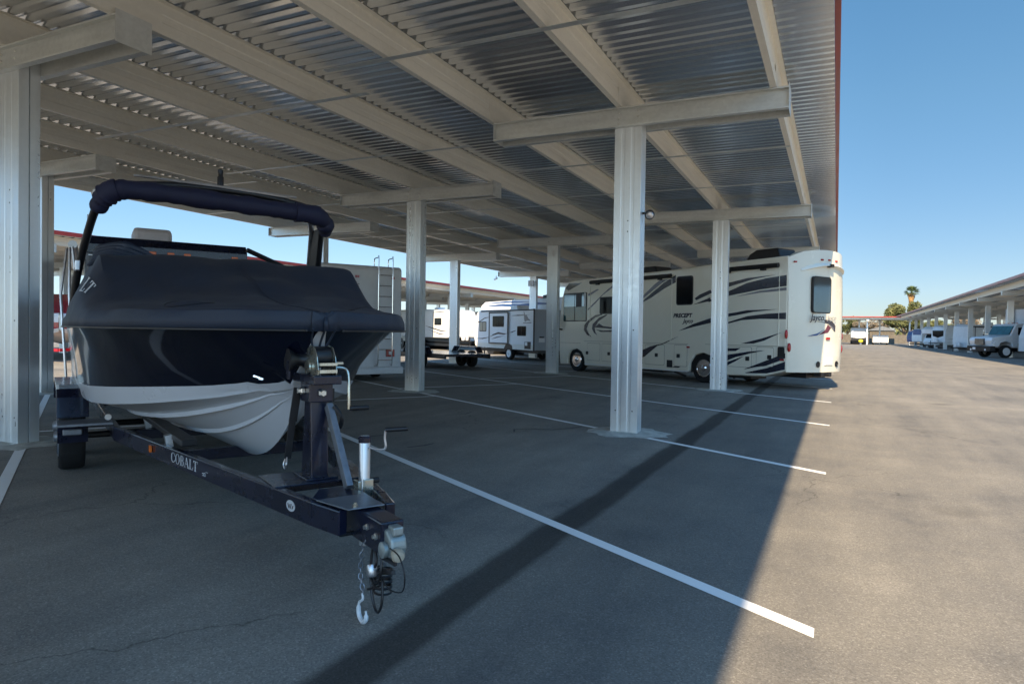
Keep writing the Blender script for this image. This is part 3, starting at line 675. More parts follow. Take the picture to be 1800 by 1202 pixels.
# windscreen on the front cap, mirrors, roof gear
MB().prism([(7.405, 1.75), (7.395, 1.9), (7.27, 2.82), (7.09, 3.25), (7.11, 3.27), (7.30, 2.85), (7.42, 1.92), (7.42, 1.75)], 'y', -1.12, 1.12).build('windscreen', M_GLASS, rv)
mi = MB().tube([(7.15, 1.27, 1.62), (7.35, 1.45, 1.66), (7.5, 1.55, 1.75)], .03, 8).build('mirror_arm', M_BLACK, rv, smooth=True)
MB().box(7.45, 7.6, 1.45, 1.68, 1.75, 2.2).build('mirror_head', M_BLACK, mi, bevel=.03)
MB().prism([(-1.0, 3.70), (-2.0, 3.72), (-2.08, 3.80), (-2.0, 4.06), (-1.25, 4.06), (-1.02, 3.95), (-.9, 3.80)], 'y', -.40, .42).build('roof_air_conditioner', M_BLACK, rv, bevel=.04)
MB().box(-2.02, -1.96, -.30, .32, 3.80, 4.0).build('ac_grille', M_STEELGREY, rv)
MB().prism([(3.9, 3.62), (2.9, 3.62), (2.85, 3.7), (2.95, 3.9), (3.7, 3.9), (3.95, 3.75)], 'y', -.4, .4).build('roof_air_conditioner', M_BLACK, rv, bevel=.04)
MB().lathe([(.22, 0), (.22, .07), (.12, .16), (.01, .18)], (.1, .2, 3.68), (0, 0, 1), 18).build('roof_vent', M_WHITE, rv, smooth=True)
text('lettering', 'PRECEPT', .175, M_CHARDEC, rv, frame_at((1.24, W2 + .003, 2.04), (-1, 0, 0), (0, 0, 1)), shear=.2, ext=.002, bold=.009, sx=1.12)
text('lettering', 'Jayco', .19, M_CHARDEC, rv, frame_at((.82, W2 + .003, 1.86), (-1, 0, 0), (0, 0, 1)), shear=.35, ext=.002, bold=.004)
wheel(rv, -.02, W2 - .16, .46, .26, 1, M_CHROME, True); wheel(rv, 6.28, W2 - .16, .46, .26, 1, M_CHROME, True)
wheel(rv, -.02, -W2 + .16, .46, .26, -1, M_CHROME); wheel(rv, 6.28, -W2 + .16, .46, .26, -1, M_CHROME)
MB().box(-3.0, 6.9, -.45, .45, .32, .5).box(-1.6, -.8, .3, 1.0, .22, .4).box(2, 3.5, .2, .9, .2, .32).bar((-.9, .9, .2), (-1.3, .9, .42), .05, .05).bar((.9, 1.0, .15), (1.5, 1.0, .3), .06, .06).build('chassis', M_BLACK, rv)

# ------------------------------------------------------------------ boat and its trailer
BZ = radians(61.3) + pi / 2
BO = (-1.968, 2.696, 0)
boat = thing('covered_boat', 'dark navy bowrider boat under a fitted charcoal cover, in the foreground on its trailer', 'boat', BO, BZ)
def lerp_tab(tab, s):
    if s <= tab[0][0]: return tab[0][1]
    for (a, va), (b, vb) in zip(tab, tab[1:]):
        if s <= b:
            u = (s - a) / (b - a); return va + (vb - va) * u
    return tab[-1][1]
def smooth_tab(tab, s, h=.12):
    return sum(wt * lerp_tab(tab, s + h * k) for k, wt in ((-2, 1), (-1, 3), (-.5, 4), (0, 5), (.5, 4), (1, 3), (2, 1))) / 21
T_OG = [(1.03, .02), (1.08, .14), (1.18, .33), (1.35, .55), (1.6, .77), (2.0, 1.00), (2.5, 1.165), (3.2, 1.24), (5, 1.25), (7.9, 1.19)]
T_OC = [(1.05, .0), (1.42, .02), (1.7, .28), (2.0, .48), (2.5, .74), (3.2, .96), (4.0, 1.08), (5, 1.12), (7.9, 1.10)]
T_KZ = [(1.05, 1.50), (1.10, 1.44), (1.25, 1.26), (1.43, 1.09), (1.6, .93), (1.8, .765), (2.0, .645), (2.3, .525), (2.62, .455), (3.0, .425), (3.6, .42), (7.9, .42)]
T_CZ = [(1.05, 1.50), (1.42, 1.10), (2.0, 1.03), (2.5, .97), (3.2, .90), (4.0, .84), (5, .81), (7.9, .79)]
T_BZ = [(1.05, 1.505), (1.43, 1.13), (2.0, 1.08), (3.2, 1.00), (4.0, .95), (5, .92), (7.9, .90)]
def og(s): return smooth_tab(T_OG, s, .04)
GZ = 1.56
stations = [1.05, 1.065, 1.085, 1.11, 1.15, 1.20, 1.25, 1.30, 1.35, 1.40, 1.43, 1.47, 1.52, 1.58, 1.65, 1.72, 1.8, 1.9, 2.0, 2.1, 2.2, 2.32, 2.45, 2.6, 2.75, 2.9, 3.05, 3.2, 3.4, 3.6, 3.8, 4.05, 4.3, 4.65, 5, 5.5, 6, 7, 7.85]
hb = MB(); secs = []
for s in stations:
    kz = smooth_tab(T_KZ, s, .05 if s < 1.6 else .14); oc = min(smooth_tab(T_OC, s, .04 if s < 1.6 else .2), og(s)); cz = max(smooth_tab(T_CZ, s, .05 if s < 1.6 else .25), kz + .003); bz = max(smooth_tab(T_BZ, s, .05 if s < 1.6 else .25), cz + .003); o = og(s)
    if s < 1.43: oc = .004 + .02 * (s - 1.05); cz = kz + .003; bz = kz + .006
    half = []
    dx = 0
    # bottom with two strakes
    lip = .016 * min(1, max(0, (s - 1.55) / .5)); H_ = max(cz - kz, .01)
    fr = [(0, 0), (.31, .28), (.36, .30 - lip / H_), (.368, .33), (.62, .57), (.675, .60 - lip / H_), (.683, .64), (.95, .90), (1.0, .93)]
    conv = .22 - .17 * min(1, max(0, (s - 2.0) / 2.2))
    for (fy, fz) in fr:
        zz = kz + (cz - kz) * (fz + conv * sin(pi * min(1, fy)) * .9)
        half.append((s, oc * fy, zz, 0))
    half.append((s, oc * 1.0 + .012, cz + .004, 0)); half.append((s, oc + (o - oc) * .10 + .012, bz, 0))
    for q in (.02, .25, .5, .75, 1.0):
        zz = bz + (GZ - bz) * q
        fl = q ** (1.0 + .35 * min(1, max(0, (s - 1.5) / .8)))
        half.append((s, oc + (o - oc) * (.10 + .90 * fl) + .012 * (1 - q), zz, 1))
    secs.append(half)
nh = len(secs[0])
for sg in (1, -1):
    for i in range(len(secs) - 1):
        for k in range(nh - 1):
            a, b_, c, d_ = secs[i][k], secs[i][k + 1], secs[i + 1][k + 1], secs[i + 1][k]
            hb.add([(p[0], p[1] * sg, p[2]) for p in (a, b_, c, d_)], [(0, 1, 2, 3) if sg > 0 else (3, 2, 1, 0)], 1 if (a[3] == 1) else 0)
tr = secs[-1]; pts = [(p[0], p[1], p[2]) for p in tr] + [(p[0], -p[1], p[2]) for p in tr[::-1]]
hb.add(pts, [tuple(range(len(pts)))], 1)
hull = hb.build('hull', [M_HULLWHITE, M_NAVYHULL], boat, smooth=True, fixn=False)
bm_ = bmesh.new(); bm_.from_mesh(hull.data); bmesh.ops.remove_doubles(bm_, verts=bm_.verts, dist=.0008); bmesh.ops.recalc_face_normals(bm_, faces=bm_.faces); bm_.to_mesh(hull.data); bm_.free()
hull.data.set_sharp_from_angle(angle=radians(24))
# fitted cover
T_R = [(1.0, 1.60), (1.3, 1.63), (1.7, 1.67), (2.1, 1.725), (2.5, 1.80), (2.9, 1.92), (3.25, 2.06), (3.5, 2.13), (4.2, 2.12), (5, 2.08), (6.4, 1.98), (7.9, 1.72)]
T_P = [(1.0, 1.7), (2.0, 1.8), (2.6, 2.3), (3.0, 3.6), (3.35, 9), (4.2, 10), (6, 7), (7.9, 3)]
def cover_z(u, s):
    """u = lateral fraction -1..1"""
    R = smooth_tab(T_R, s, .1); p = lerp_tab(T_P, s); a = abs(u)
    g_ = 1 - a ** p
    k_ = min(1, max(0, (s - 2.7) / .6)); g_ = g_ * (1 - k_) + k_ * (min(1, (1 - a) / .17) * .94 + .06 * (1 - a ** 3))
    edge = 1.605
    z = edge + (R - edge) * g_
    # concave sag between windscreen corner and gunwale
    z -= .035 * sin(pi * min(1, max(0, (s - 1.6) / 1.9))) * (1 - a ** 2) * (.5 + .5 * sin(3.1 * u + 1))
    # draped folds radiating from the bow and the windscreen corners
    v = Vector((s * .9, u * 2.2, 0))
    z += (.010 + .022 * min(1, max(0, (s - 1.5) / 2))) * noise.noise(v * 1.2) + .010 * noise.noise(v * 3.1 + Vector((5, 2, 0)))
    an = atan2(u * 1.3 + .02, (s - .9) * .9)
    z += .017 * sin(an * 11 + 2.5 * noise.noise(v)) * min(1, max(0, (s - 1.2))) * (1 - a ** 6)
    for (sx_, ux, hh, rad) in ((1.85, .66, .028, .17), (1.75, -.66, .028, .17), (2.75, -.1, .055, .30), (3.3, .9, .03, .25), (3.3, -.88, .03, .22)):
        d2 = ((s - sx_) ** 2 + ((u - ux) * 1.1) ** 2) / rad ** 2
        z += hh * math.exp(-d2 * 2)
    return z
cv = MB(); rws = []
ns = 100
for i in range(ns + 1):
    s = 1.005 + (7.92 - 1.005) * (i / ns) ** 1.6
    o = og(max(s, 1.03)) + .012
    row = []
    us = [-1 + 2 * j / 60 for j in range(61)]
    hem = 1.487 + .012 * noise.noise(Vector((s * 2, 3, 1)))
    fl = .018
    row.append((s, -(o + fl + .004), hem)); row.append((s, -(o + fl), 1.555))
    for u in us:
        uu = max(-1, min(1, u)); k = 1 - .02 * (abs(uu) > .97)
        row.append((s, uu * (o + fl * .8) * k, cover_z(uu, s)))
    row.append((s, o + fl, 1.555)); row.append((s, o + fl + .004, hem - .004))
    rws.append(row)
front = [(.985, p[1] * .12, 1.487 if j in (0, len(rws[0]) - 1) else min(p[2], 1.575)) for j, p in enumerate(rws[0])]
nose = [(.955, p[1] * .5, 1.49 if p[2] < 1.53 else min(p[2], 1.56)) for p in rws[0]]
cv.grid([front] + rws)
# front apron closing the nose of the cover
mid = len(front) // 2
ap = [[(p[0], p[1], p[2]) for p in front], [(p[0] - .004, p[1] * .98, 1.487) for p in front]]
cv.grid(ap)
cover = cv.build('boat_cover', M_COVER, boat, smooth=True, solid=.004)
cover.data.set_sharp_from_angle(angle=radians(30))
# hem piping and seams sewn into the cover
for sg in (1, -1):
    P = []
    for i in range(0, 70):
        s = 1.0 + 6.9 * (i / 69) ** 1.3; P.append((s, sg * (og(max(1.05, s)) + .036), 1.489))
    MB().tube(P, .007, 6).build('hem_rope', M_BLACK, cover, smooth=True)
for sg in (1, -1):
    for (s0, u0_, s1, u1_) in ((1.10, 0, 3.3, sg * .02),):
        P = []
        for i in range(20):
            f_ = i / 19; s = s0 + (s1 - s0) * f_; u = u0_ + (u1_ - u0_) * f_
            P.append((s, u * (og(s) + .026), cover_z(u, s) + .004))
        MB().tube(P, .0028, 5).build('seam', M_COVER, cover, smooth=True)
for sg in (1, -1):
    for q_, rr_w in ((1.0, .0022),):
        P = []
        for i in range(19):
            a_ = pi * 2 * i / 18; s = 1.86 + .115 * q_ * cos(a_); u = sg * (.66 + .15 * q_ * sin(a_)); P.append((s, u * (og(s) + .026), cover_z(u, s) + .003))
        MB().tube(P, rr_w, 5).build('pocket_seam', M_BLACK, cover, smooth=True)
# letters on the raised side of the cover, beside the windscreen
def strokes(polys, o, right, up, size, th, parent, mat, name='lettering'):
    o = Vector(o); r = Vector(right).normalized(); u = Vector(up).normalized(); nrm = r.cross(u)
    b = MB()
    for poly in polys:
        n = len(poly)
        vs = [o + (r * p[0] + u * p[1]) * size for p in poly]; vs += [v + nrm * th for v in vs]
        b.add(vs, [tuple(range(n))[::-1], tuple(range(n, 2 * n))] + [(i, (i + 1) % n, n + (i + 1) % n, n + i) for i in range(n)])
    return b.build(name, mat, parent)
def seg(x0, y0, x1, y1, w):
    d = Vector((x1 - x0, y1 - y0)); l = d.length; d /= l; nx, ny = -d.y * w / 2, d.x * w / 2
    return [(x0 + nx, y0 + ny), (x0 - nx, y0 - ny), (x1 - nx, y1 - ny), (x1 + nx, y1 + ny)]
def arc(cx, cy, rx, ry, a0, a1, w0, w1, n=18):
    """crescent stroke, thick at the sides and thin at top and bottom"""
    out = []; inn = []
    for i in range(n + 1):
        a = a0 + (a1 - a0) * i / n; c = abs(cos(a)); w_ = w1 + (w0 - w1) * c ** 1.3
        out.append((cx + rx * cos(a), cy + ry * sin(a))); inn.append((cx + (rx - w_) * cos(a), cy + (ry - w_ * .75) * sin(a)))
    P = []
    for i in range(n): P.append([out[i], out[i + 1], inn[i + 1], inn[i]])
    return P
TH, TN = .15, .05
def serif(x, y, w=.3): return seg(x - w / 2, y, x + w / 2, y, .045)
LET = {
 'C': (arc(.44, .5, .44, .52, radians(48), radians(318), TH, TN) + [seg(.76, .66, .76, .90, .04), seg(.74, .10, .78, .30, .04)], .92),
 'O': (arc(.47, .5, .46, .52, 0, 2 * pi, TH, TN, 26), 1.03),
 'B': ([seg(.18, 0, .18, 1, TH), serif(.16, .98, .34), serif(.16, .02, .34), seg(.2, .97, .45, .97, TN), seg(.2, .53, .45, .53, TN), seg(.2, .03, .48, .03, TN)] + arc(.42, .75, .28, .245, -pi / 2, pi / 2, TH, TN) + arc(.45, .28, .31, .275, -pi / 2, pi / 2, TH, TN), .88),
 'A': ([seg(.08, .02, .42, .98, TN), seg(.40, 1.0, .80, .02, TH), seg(.2, .36, .6, .36, TN), serif(.08, .02, .28), serif(.80, .02, .32)], .98),
 'L': ([seg(.18, 0, .18, 1, TH), serif(.18, .98, .34), seg(.02, .03, .66, .03, TN), seg(.68, .0, .70, .26, TN)], .80),
 'T': ([seg(.42, 0, .42, 1, TH), seg(.04, .97, .80, .97, TN), serif(.42, .02, .34), seg(.04, .76, .03, .99, TN), seg(.80, .76, .81, .99, TN)], .88),
}
def serif_word(word, o, right, up, size, parent, mat, th=.003, stretch=1.0):
    P = []; x = 0
    for ch in word:
        g_, adv = LET[ch]
        P += [[((p[0] + x) * stretch, p[1]) for p in poly] for poly in g_]; x += adv * 1.02
    return strokes(P, o, right, up, size, th, parent, mat)
lt = MB(); xo = 0
for ch in 'LT':
    for poly in LET[ch][0]:
        P = []
        for p in poly:
            s = 3.20 - .11 * (p[0] + xo); u = .945 - .05 * p[1] - .012 * (p[0] + xo); P.append(Vector((s, u * (og(s) + .026) + .004, cover_z(u, s) + .006)))
        n = len(P); lt.add(P + [p_ + Vector((-.002, .003, .003)) for p_ in P], [tuple(range(n)), tuple(range(n, 2 * n))[::-1]] + [(i, (i + 1) % n, n + (i + 1) % n, n + i) for i in range(n)])
    xo += LET[ch][1]
lt.build('lettering', M_LETTER, cover)

def catmull_(P, m=4):
    out = []; P = [Vector(p) for p in P]
    for i in range(len(P) - 1):
        a = P[max(0, i - 1)]; b_ = P[i]; c = P[i + 1]; d_ = P[min(len(P) - 1, i + 2)]
        for j in range(m):
            t = j / m; out.append(.5 * ((2 * b_) + (c - a) * t + (2 * a - 5 * b_ + 4 * c - d_) * t * t + (3 * b_ - a - 3 * c + d_) * t ** 3))
    out.append(P[-1]); return out
# slack cloth bunched over the windscreen corner by the tower foot
bn = MB(); rng = random.Random(9)
for k in range(5):
    z_ = 2.07 + .026 * k; P = [(3.75 + .05 * k, 1.12 - .02 * k, z_ - .05), (3.70 + .04 * k, 1.04, z_), (3.66, .95 - .02 * k, z_ + .025), (3.64, .86 - .02 * k, z_ + .01), (3.60, .76 - .03 * k, z_ - .05)]
    bn.tube(catmull_(P), [.012 + .026 * sin(pi * i_ / 16) for i_ in range(17)], 8)
bn.build('slack_cloth', M_COVER, cover, smooth=True)
# tower with rolled bimini
tw = MB()
def arch_pts(s0, off=0, w=1.0, n=0):
    P = [(4.75, 1.17 * w, 1.66), (4.6, 1.13 * w, 2.03), (4.3, 1.06 * w, 2.40), (4.08, 1.00 * w, 2.62), (4.0, .93 * w, 2.72), (4.0, .80 * w, 2.79), (4.0, .5 * w, 2.835), (4.0, .2 * w, 2.855)]
    P = P + [(a, -b_, c) for a, b_, c in P[::-1]]
    return [(a + s0, b_ * 1.03, c + off - .02 * (b_ < 0) * 0) for a, b_, c in P]
def catmull(P, m=5):
    out = []
    P = [Vector(p) for p in P]
    for i in range(len(P) - 1):
        a = P[max(0, i - 1)]; b_ = P[i]; c = P[i + 1]; d_ = P[min(len(P) - 1, i + 2)]
        for j in range(m):
            t = j / m
            out.append(.5 * ((2 * b_) + (c - a) * t + (2 * a - 5 * b_ + 4 * c - d_) * t * t + (3 * b_ - a - 3 * c + d_) * t ** 3))
    out.append(P[-1]); return out
tower = tw.tube(catmull(arch_pts(0)), .032, 10).build('wake_tower', M_BLACK, boat, smooth=True)
MB().tube(catmull([(p[0] + .28, p[1] * .985, p[2] + .0) for p in arch_pts(0)]), .028, 10).build('rear_tube', M_ALU, tower, smooth=True)
for sg in (1, -1):
    MB().add([(4.62, sg * 1.165, 2.0), (4.90, sg * 1.165, 2.0), (4.42, sg * 1.06, 2.6), (4.15, sg * 1.06, 2.6), (4.62, sg * 1.135, 2.0), (4.90, sg * 1.135, 2.0), (4.42, sg * 1.03, 2.6), (4.15, sg * 1.03, 2.6)],
             [(0, 1, 2, 3), (4, 7, 6, 5), (0, 4, 5, 1), (1, 5, 6, 2), (2, 6, 7, 3), (3, 7, 4, 0)]).build('tower_leg_panel', M_BLACK, tower, bevel=.008)
    for j in range(4):
        z = 2.08 + j * .13
        f_ = (z - 2.0) / .6
        MB().box(4.60 - .42 * f_, 4.64 - .42 * f_, sg * (1.17 - .10 * f_) - .012, sg * (1.17 - .10 * f_) + .012, z, z + .06).build('latch', M_ALU, tower)
    MB().box(4.45, 4.60, sg * 1.17 - .02, sg * 1.17 + .02, 2.02, 2.12).build('hinge', M_ALU, tower, bevel=.008)
bp = catmull([(4.10, 1.03, 2.55), (4.02, 1.00, 2.64), (3.94, .91, 2.72), (3.92, .70, 2.74), (3.92, .3, 2.735), (3.92, -.2, 2.72), (3.92, -.6, 2.71), (3.92, -.9, 2.70), (4.0, -1.04, 2.64), (4.10, -1.08, 2.54)], 7)
rng = random.Random(3)
rads = [.086 + .005 * sin(i * .9) + .007 * rng.uniform(-1, 1) + -.028 * max(0, 1 - min(i, len(bp) - 1 - i) / 5) for i in range(len(bp))]
bim = MB().tube(bp, rads, 14).build('bimini_cover', M_NAVYCLOTH, tower, smooth=True)
for (i0, i1) in ((10, 16), (44, 51)):
    MB().tube([bp[i] for i in range(i0, i1)], [rads[i] + .014 for i in range(i0, i1)], 14).build('strap', M_NAVYCLOTH, bim, smooth=True)
MB().tube([(3.98, .55, 2.885), (3.98, .1, 2.885), (3.98, -.65, 2.865)], .014, 8).tube([(4.05, .75, 2.90), (4.05, 0, 2.905), (4.05, -.75, 2.885)], .012, 8).build('rack_bar', M_ALU, tower, smooth=True)
an = MB().lathe([(.03, 0), (.03, .10), (.022, .11), (.022, .14)], (4.0, .01, 2.88), (0, 0, 1), 12).build('anchor_light', M_BLACK, tower, smooth=True)
MB().lathe([(.024, 0), (.024, .03), (.01, .04)], (4.0, .01, 3.02), (0, 0, 1), 12).build('lens', M_BLACK, an, smooth=True)
MB().lathe([(.055, 0), (.06, .03), (.045, .08), (.01, .10)], (4.1, 1.0, 2.66), (0, .6, .8), 14).build('speaker', M_GREYWHITE, tower, smooth=True)
# board rack folded behind the cover, towards the port leg
bk = MB().tube([(4.5, -.85, 2.12), (4.5, -.72, 2.20), (4.4, -.34, 2.33)], .026, 8).tube([(4.5, -.88, 2.13), (4.4, -.62, 2.17), (4.35, -.34, 2.16)], .024, 8).tube([(4.5, -1.0, 2.0), (4.5, -.84, 2.14)], .04, 8).build('board_rack', M_BLACK, tower, smooth=True)
MB().tube(catmull([(5.6, -1.22, 1.60), (5.6, -1.22, 1.92), (5.6, -1.16, 1.98), (5.6, -.85, 1.98)], 5), .022, 8).build('grab_rail', M_BLACK, boat, smooth=True)
# small chrome mark, bow eye and the apron strap at the stem
strokes([[(0, .25), (.1, .36), (1.0, .02), (.8, -.02), (.3, .12), (0, .2)], [(.45, -.05), (.7, .16), (.9, -.10)]], (1.47, .305, 1.17), (-.66, -.75, 0), (.25, .15, 1), .07, .006, boat, M_CHROME, 'emblem')
MB().tube([(1.20, 0, 1.30), (1.13, .0, 1.27), (1.12, 0, 1.22), (1.24, 0, 1.22)], .010, 8).build('bow_eye', M_CHROME, boat, smooth=True)
for k, yy in enumerate((-.045, .0, .05)):
    MB().tube(catmull([(1.0, yy * 1.5, 1.50), (1.06 + .02 * k, yy, 1.42), (1.12, yy * .6, 1.35), (1.10, yy * .7, 1.27)], 4), .007, 6).build('cover_strap', M_COVER, boat, smooth=True)
# stern drive seen as a shape under the hull, and side cleats
MB().prism([(7.6, .42), (8.2, .40), (8.3, .7), (8.15, 1.1), (7.85, 1.1)], 'y', -.12, .12).build('stern_drive', M_BLACK, boat, bevel=.04)

# trailer -----------------------------------------------------------------
tl_ = thing('boat_trailer', 'navy painted steel boat trailer with winch post, jack and coupler, under the covered boat', 'trailer', BO, BZ)
def rail(sg, name='side_rail'):
    pts = [(.32, sg * .135), (.57, sg * .195), (4.25, sg * .86), (7.9, sg * .86)]
    b = MB(); h0, h1 = .415, .55; wd = .055
    L_, R_ = [], []
    for i, (x_, y_) in enumerate(pts):
        a = pts[max(0, i - 1)]; c = pts[min(len(pts) - 1, i + 1)]; d_ = Vector((c[0] - a[0], c[1] - a[1])).normalized(); nn = Vector((-d_.y, d_.x)) * wd / 2
        L_.append((x_ + nn.x, y_ + nn.y)); R_.append((x_ - nn.x, y_ - nn.y))
    for i in range(len(pts) - 1):
        q = [L_[i], L_[i + 1], R_[i + 1], R_[i]]
        b.prism(q, 'z', h0, h1)
    return b.build(name, M_TRAILER, tl_, bevel=.008)
r1 = rail(1); rail(-1)
for (x_, w_) in ((1.45, .36), (2.9, .60), (4.3, .85), (7.6, .85)):
    MB().box(x_ - .04, x_ + .04, -w_, w_, .41, .50).build('cross_member', M_TRAILER, tl_, bevel=.006)
MB().box(-.0, .62, -.062, .062, .385, .548).build('tongue', M_TRAILER, tl_, bevel=.008)
MB().prism([(.30, -.08), (.30, .13), (.62, .20), (.80, .10), (.80, -.06), (.62, -.10)], 'z', .551, .558).build('gusset_plate', M_TRAILER, tl_, bevel=.003)
MB().prism([(.26, -.075), (.26, .13), (.54, .205), (.54, -.075)], 'z', .5585, .566).build('top_plate', M_STEELGREY, tl_, bevel=.003)
for (x_, y_) in ((.28, .085),):
    MB().lathe([(.014, 0), (.014, .012), (.01, .015), (.01, .025)], (x_, y_, .567), (0, 0, 1), 6).build('bolt', M_ZINC, tl_)
for (x_, z_) in ((.16, .49), (.05, .47)):
    MB().lathe([(.018, 0), (.018, .010), (.011, .014), (.011, .024)], (x_, .063, z_), (0, 1, 0), 6).build('bolt', M_BOLT, tl_)
# U-bolt under the frame joint
MB().tube([(.40, .14, .43), (.40, .12, .395), (.40, -.12, .395), (.40, -.14, .43)], .012, 8).build('u_bolt', M_BLACK, tl_, smooth=True)
dirr = Vector((.57 - 4.25, .195 - .86, 0)).normalized(); nout = Vector((-dirr.y, dirr.x, 0)) * -1
def on_rail(x_, z_): 
    f_ = (x_ - .57) / (4.25 - .57); return Vector((x_, .195 + f_ * .665, z_)) + Vector((-.178, .984, 0)) * .0285
serif_word('COBALT', on_rail(2.72, .452), dirr, (0, 0, 1), .075, r1, M_LETTER, .0015, 1.30)
text('lettering', 'MARINE', .028, M_LETTER, r1, frame_at(on_rail(2.02, .455), dirr, (0, 0, 1)), ext=.001)
bpy.data.objects.remove(r1.children[-1])
strokes([seg(0, .25, .5, .25, .10), seg(.05, .0, .5, .0, .10), seg(.55, .0, .55, .35, .1), seg(.6, .35, 1.0, .35, .1), seg(.75, 0, 1.1, 0, .1), seg(1.0, .05, 1.0, .4, .1), seg(1.15, .55, 1.8, .55, .06)], on_rail(2.10, .447), dirr, (0, 0, 1), .055, .0015, r1, M_LETTER)
# oval maker's mark near the front of the rail
E_ = on_rail(.80, .485); ov = []
for i in range(20): ov.append((cos(2 * pi * i / 20), .62 * sin(2 * pi * i / 20)))
strokes([ov], E_, dirr, (0, 0, 1), .052, .0015, r1, M_LETTER, 'oval_mark')
strokes([seg(-.6, .2, -.3, -.3, .16), seg(-.3, -.3, -.1, .2, .12), seg(.0, -.3, .2, .25, .14), seg(.35, -.3, .6, .1, .14)], E_ + Vector((-.178, .984, 0)) * .0016, dirr, (0, 0, 1), .052, .001, r1, M_TRAILER, 'oval_mark')
MB().box(3.15, 3.22, on_rail(3.18, 0).y - .002, on_rail(3.18, 0).y + .018, .46, .515).build('side_marker', M_AMBER, tl_, bevel=.004)
# winch stand
MB().prism([(1.07, .56), (1.27, .56), (1.21, 1.10), (1.10, 1.10)], 'y', -.055, .055).build('winch_post', M_TRAILER, tl_, bevel=.006)
for yb_ in (-.045,):
    MB().bar((1.05, yb_, 1.02), (.70, yb_, .57), .04, .06).build('post_brace', M_STEELGREY, tl_, bevel=.003)
MB().box(.98, 1.36, -.30, .30, .548, .559).box(1.02, 1.30, -.10, .10, .559, .572).build('post_foot', M_TRAILER, tl_, bevel=.003)
MB().box(1.06, 1.24, -.075, .075, 1.04, 1.16).build('post_collar', M_TRAILER, tl_, bevel=.006)
MB().lathe([(.026, 0), (.026, .02), (.018, .026), (.018, .04)], (1.16, .077, 1.11), (0, 1, 0), 6).build('bolt', M_BOLT, tl_)
MB().lathe([(.026, 0), (.026, -.02), (.018, -.026), (.018, -.04)], (1.055, 0.0, 1.10), (1, 0, 0), 6).build('bolt', M_BOLT, tl_)
MB().box(.93, 1.36, -.085, .09, 1.16, 1.215).build('winch_arm', M_TRAILER, tl_, bevel=.006)
wn = MB()
for y_ in (-.06, .055):
    P = [(1.20, 1.216), (.96, 1.216), (.955, 1.25), (.98, 1.33), (1.03, 1.385), (1.10, 1.40), (1.17, 1.37), (1.21, 1.30)]
    wn.prism(P, 'y', y_ - .0025, y_ + .0025)
winch = wn.build('winch', M_ZINC, tl_, bevel=.0015)
MB().lathe([(.062, 0), (.066, .01), (.066, .10), (.062, .11)], (1.08, -.056, 1.325), (0, 1, 0), 20).build('strap_drum', M_BLACK, winch, smooth=True)
MB().box(.94, .965, -.058, .052, 1.23, 1.25).box(.94, .965, -.058, .052, 1.275, 1.292).build('cross_bar', M_ZINC, winch)
MB().lathe([(.012, 0), (.012, -.06)], (1.02, -.062, 1.285), (0, 1, 0), 10).lathe([(.045, 0), (.045, .014)], (1.12, .06, 1.26), (0, 1, 0), 20).build('gear', M_ZINC, winch)
cr = MB().tube(catmull([(1.0, -.07, 1.26), (.99, -.12, 1.255), (.97, -.14, 1.22), (.955, -.14, 1.08), (.955, -.14, 1.0)], 4), .008, 8).build('winch_crank', M_ZINC, winch, smooth=True)
MB().lathe([(.015, 0), (.017, -.02), (.016, -.11), (.013, -.125)], (.955, -.145, 1.005), (.0, 1, 0), 12).build('crank_grip', M_BLACK, cr, smooth=True)
# bow roller, strap and hook
rl = MB().lathe([(.075, 0), (.072, .01), (.04, .055), (.04, .09), (.072, .135), (.075, .145)], (1.22, .02, 1.30), (0, 1, 0), 20).build('bow_roller', M_BLACK, tl_, smooth=True)
MB().bar((1.22, .03, 1.18), (1.22, .03, 1.30), .012, .05).bar((1.22, .16, 1.18), (1.22, .16, 1.30), .012, .05).build('roller_bracket', M_TRAILER, rl)
MB().bar((1.26, .085, 1.12), (1.28, .11, .90), .05, .012, up=(1, 0, 0)).bar((1.28, .11, .92), (1.30, .135, .66), .042, .01, up=(1, 0, 0)).build('safety_strap', M_BLACK, tl_)
MB().tube(catmull([(1.30, .14, .67), (1.27, .15, .63), (1.30, .15, .595), (1.33, .15, .62), (1.32, .14, .66)], 4), .006, 6).build('strap_hook', M_ALU, tl_, smooth=True)
MB().box(1.10, 1.26, -.10, .02, 1.04, 1.12).tube(catmull([(1.0, -.06, 1.02), (.97, -.10, .95), (1.0, -.1, .88)], 4), .014, 6).build('bow_strap_reel', M_BLACK, tl_, smooth=True)
# jack
jk = MB().lathe([(.034, 0), (.034, .50), (.032, .505)], (.72, -.15, .33), (0, 0, 1), 20).build('jack', M_ALU, tl_, smooth=True)
MB().lathe([(.037, 0), (.038, .03), (.03, .04)], (.72, -.15, .825), (0, 0, 1), 20).build('jack_cap', M_TRAILER, jk, smooth=True)
MB().lathe([(.028, 0), (.028, -.12)], (.72, -.15, .33), (0, 0, 1), 16).build('inner_tube', M_ALU, jk, smooth=True)
MB().box(.69, .77, -.118, -.10, .49, .60).box(.675, .695, -.19, -.13, .49, .61).build('jack_bracket', M_ZINC, jk, bevel=.004)
MB().lathe([(.018, 0), (.018, -.05)], (.72, -.19, .59), (0, 1, 0), 10).build('jack_pin', M_BLACK, jk)
ck = MB().tube(catmull([(.70, -.16, .80), (.64, -.20, .79), (.60, -.23, .80), (.60, -.225, .86), (.595, -.225, .905)], 4), .007, 8).build('jack_crank', M_ALU, jk, smooth=True)
MB().lathe([(.012, 0), (.014, .02), (.014, .12), (.011, .135)], (.597, -.225, .91), (-.35, -1, .03), 12).build('crank_grip', M_BLACK, ck, smooth=True)
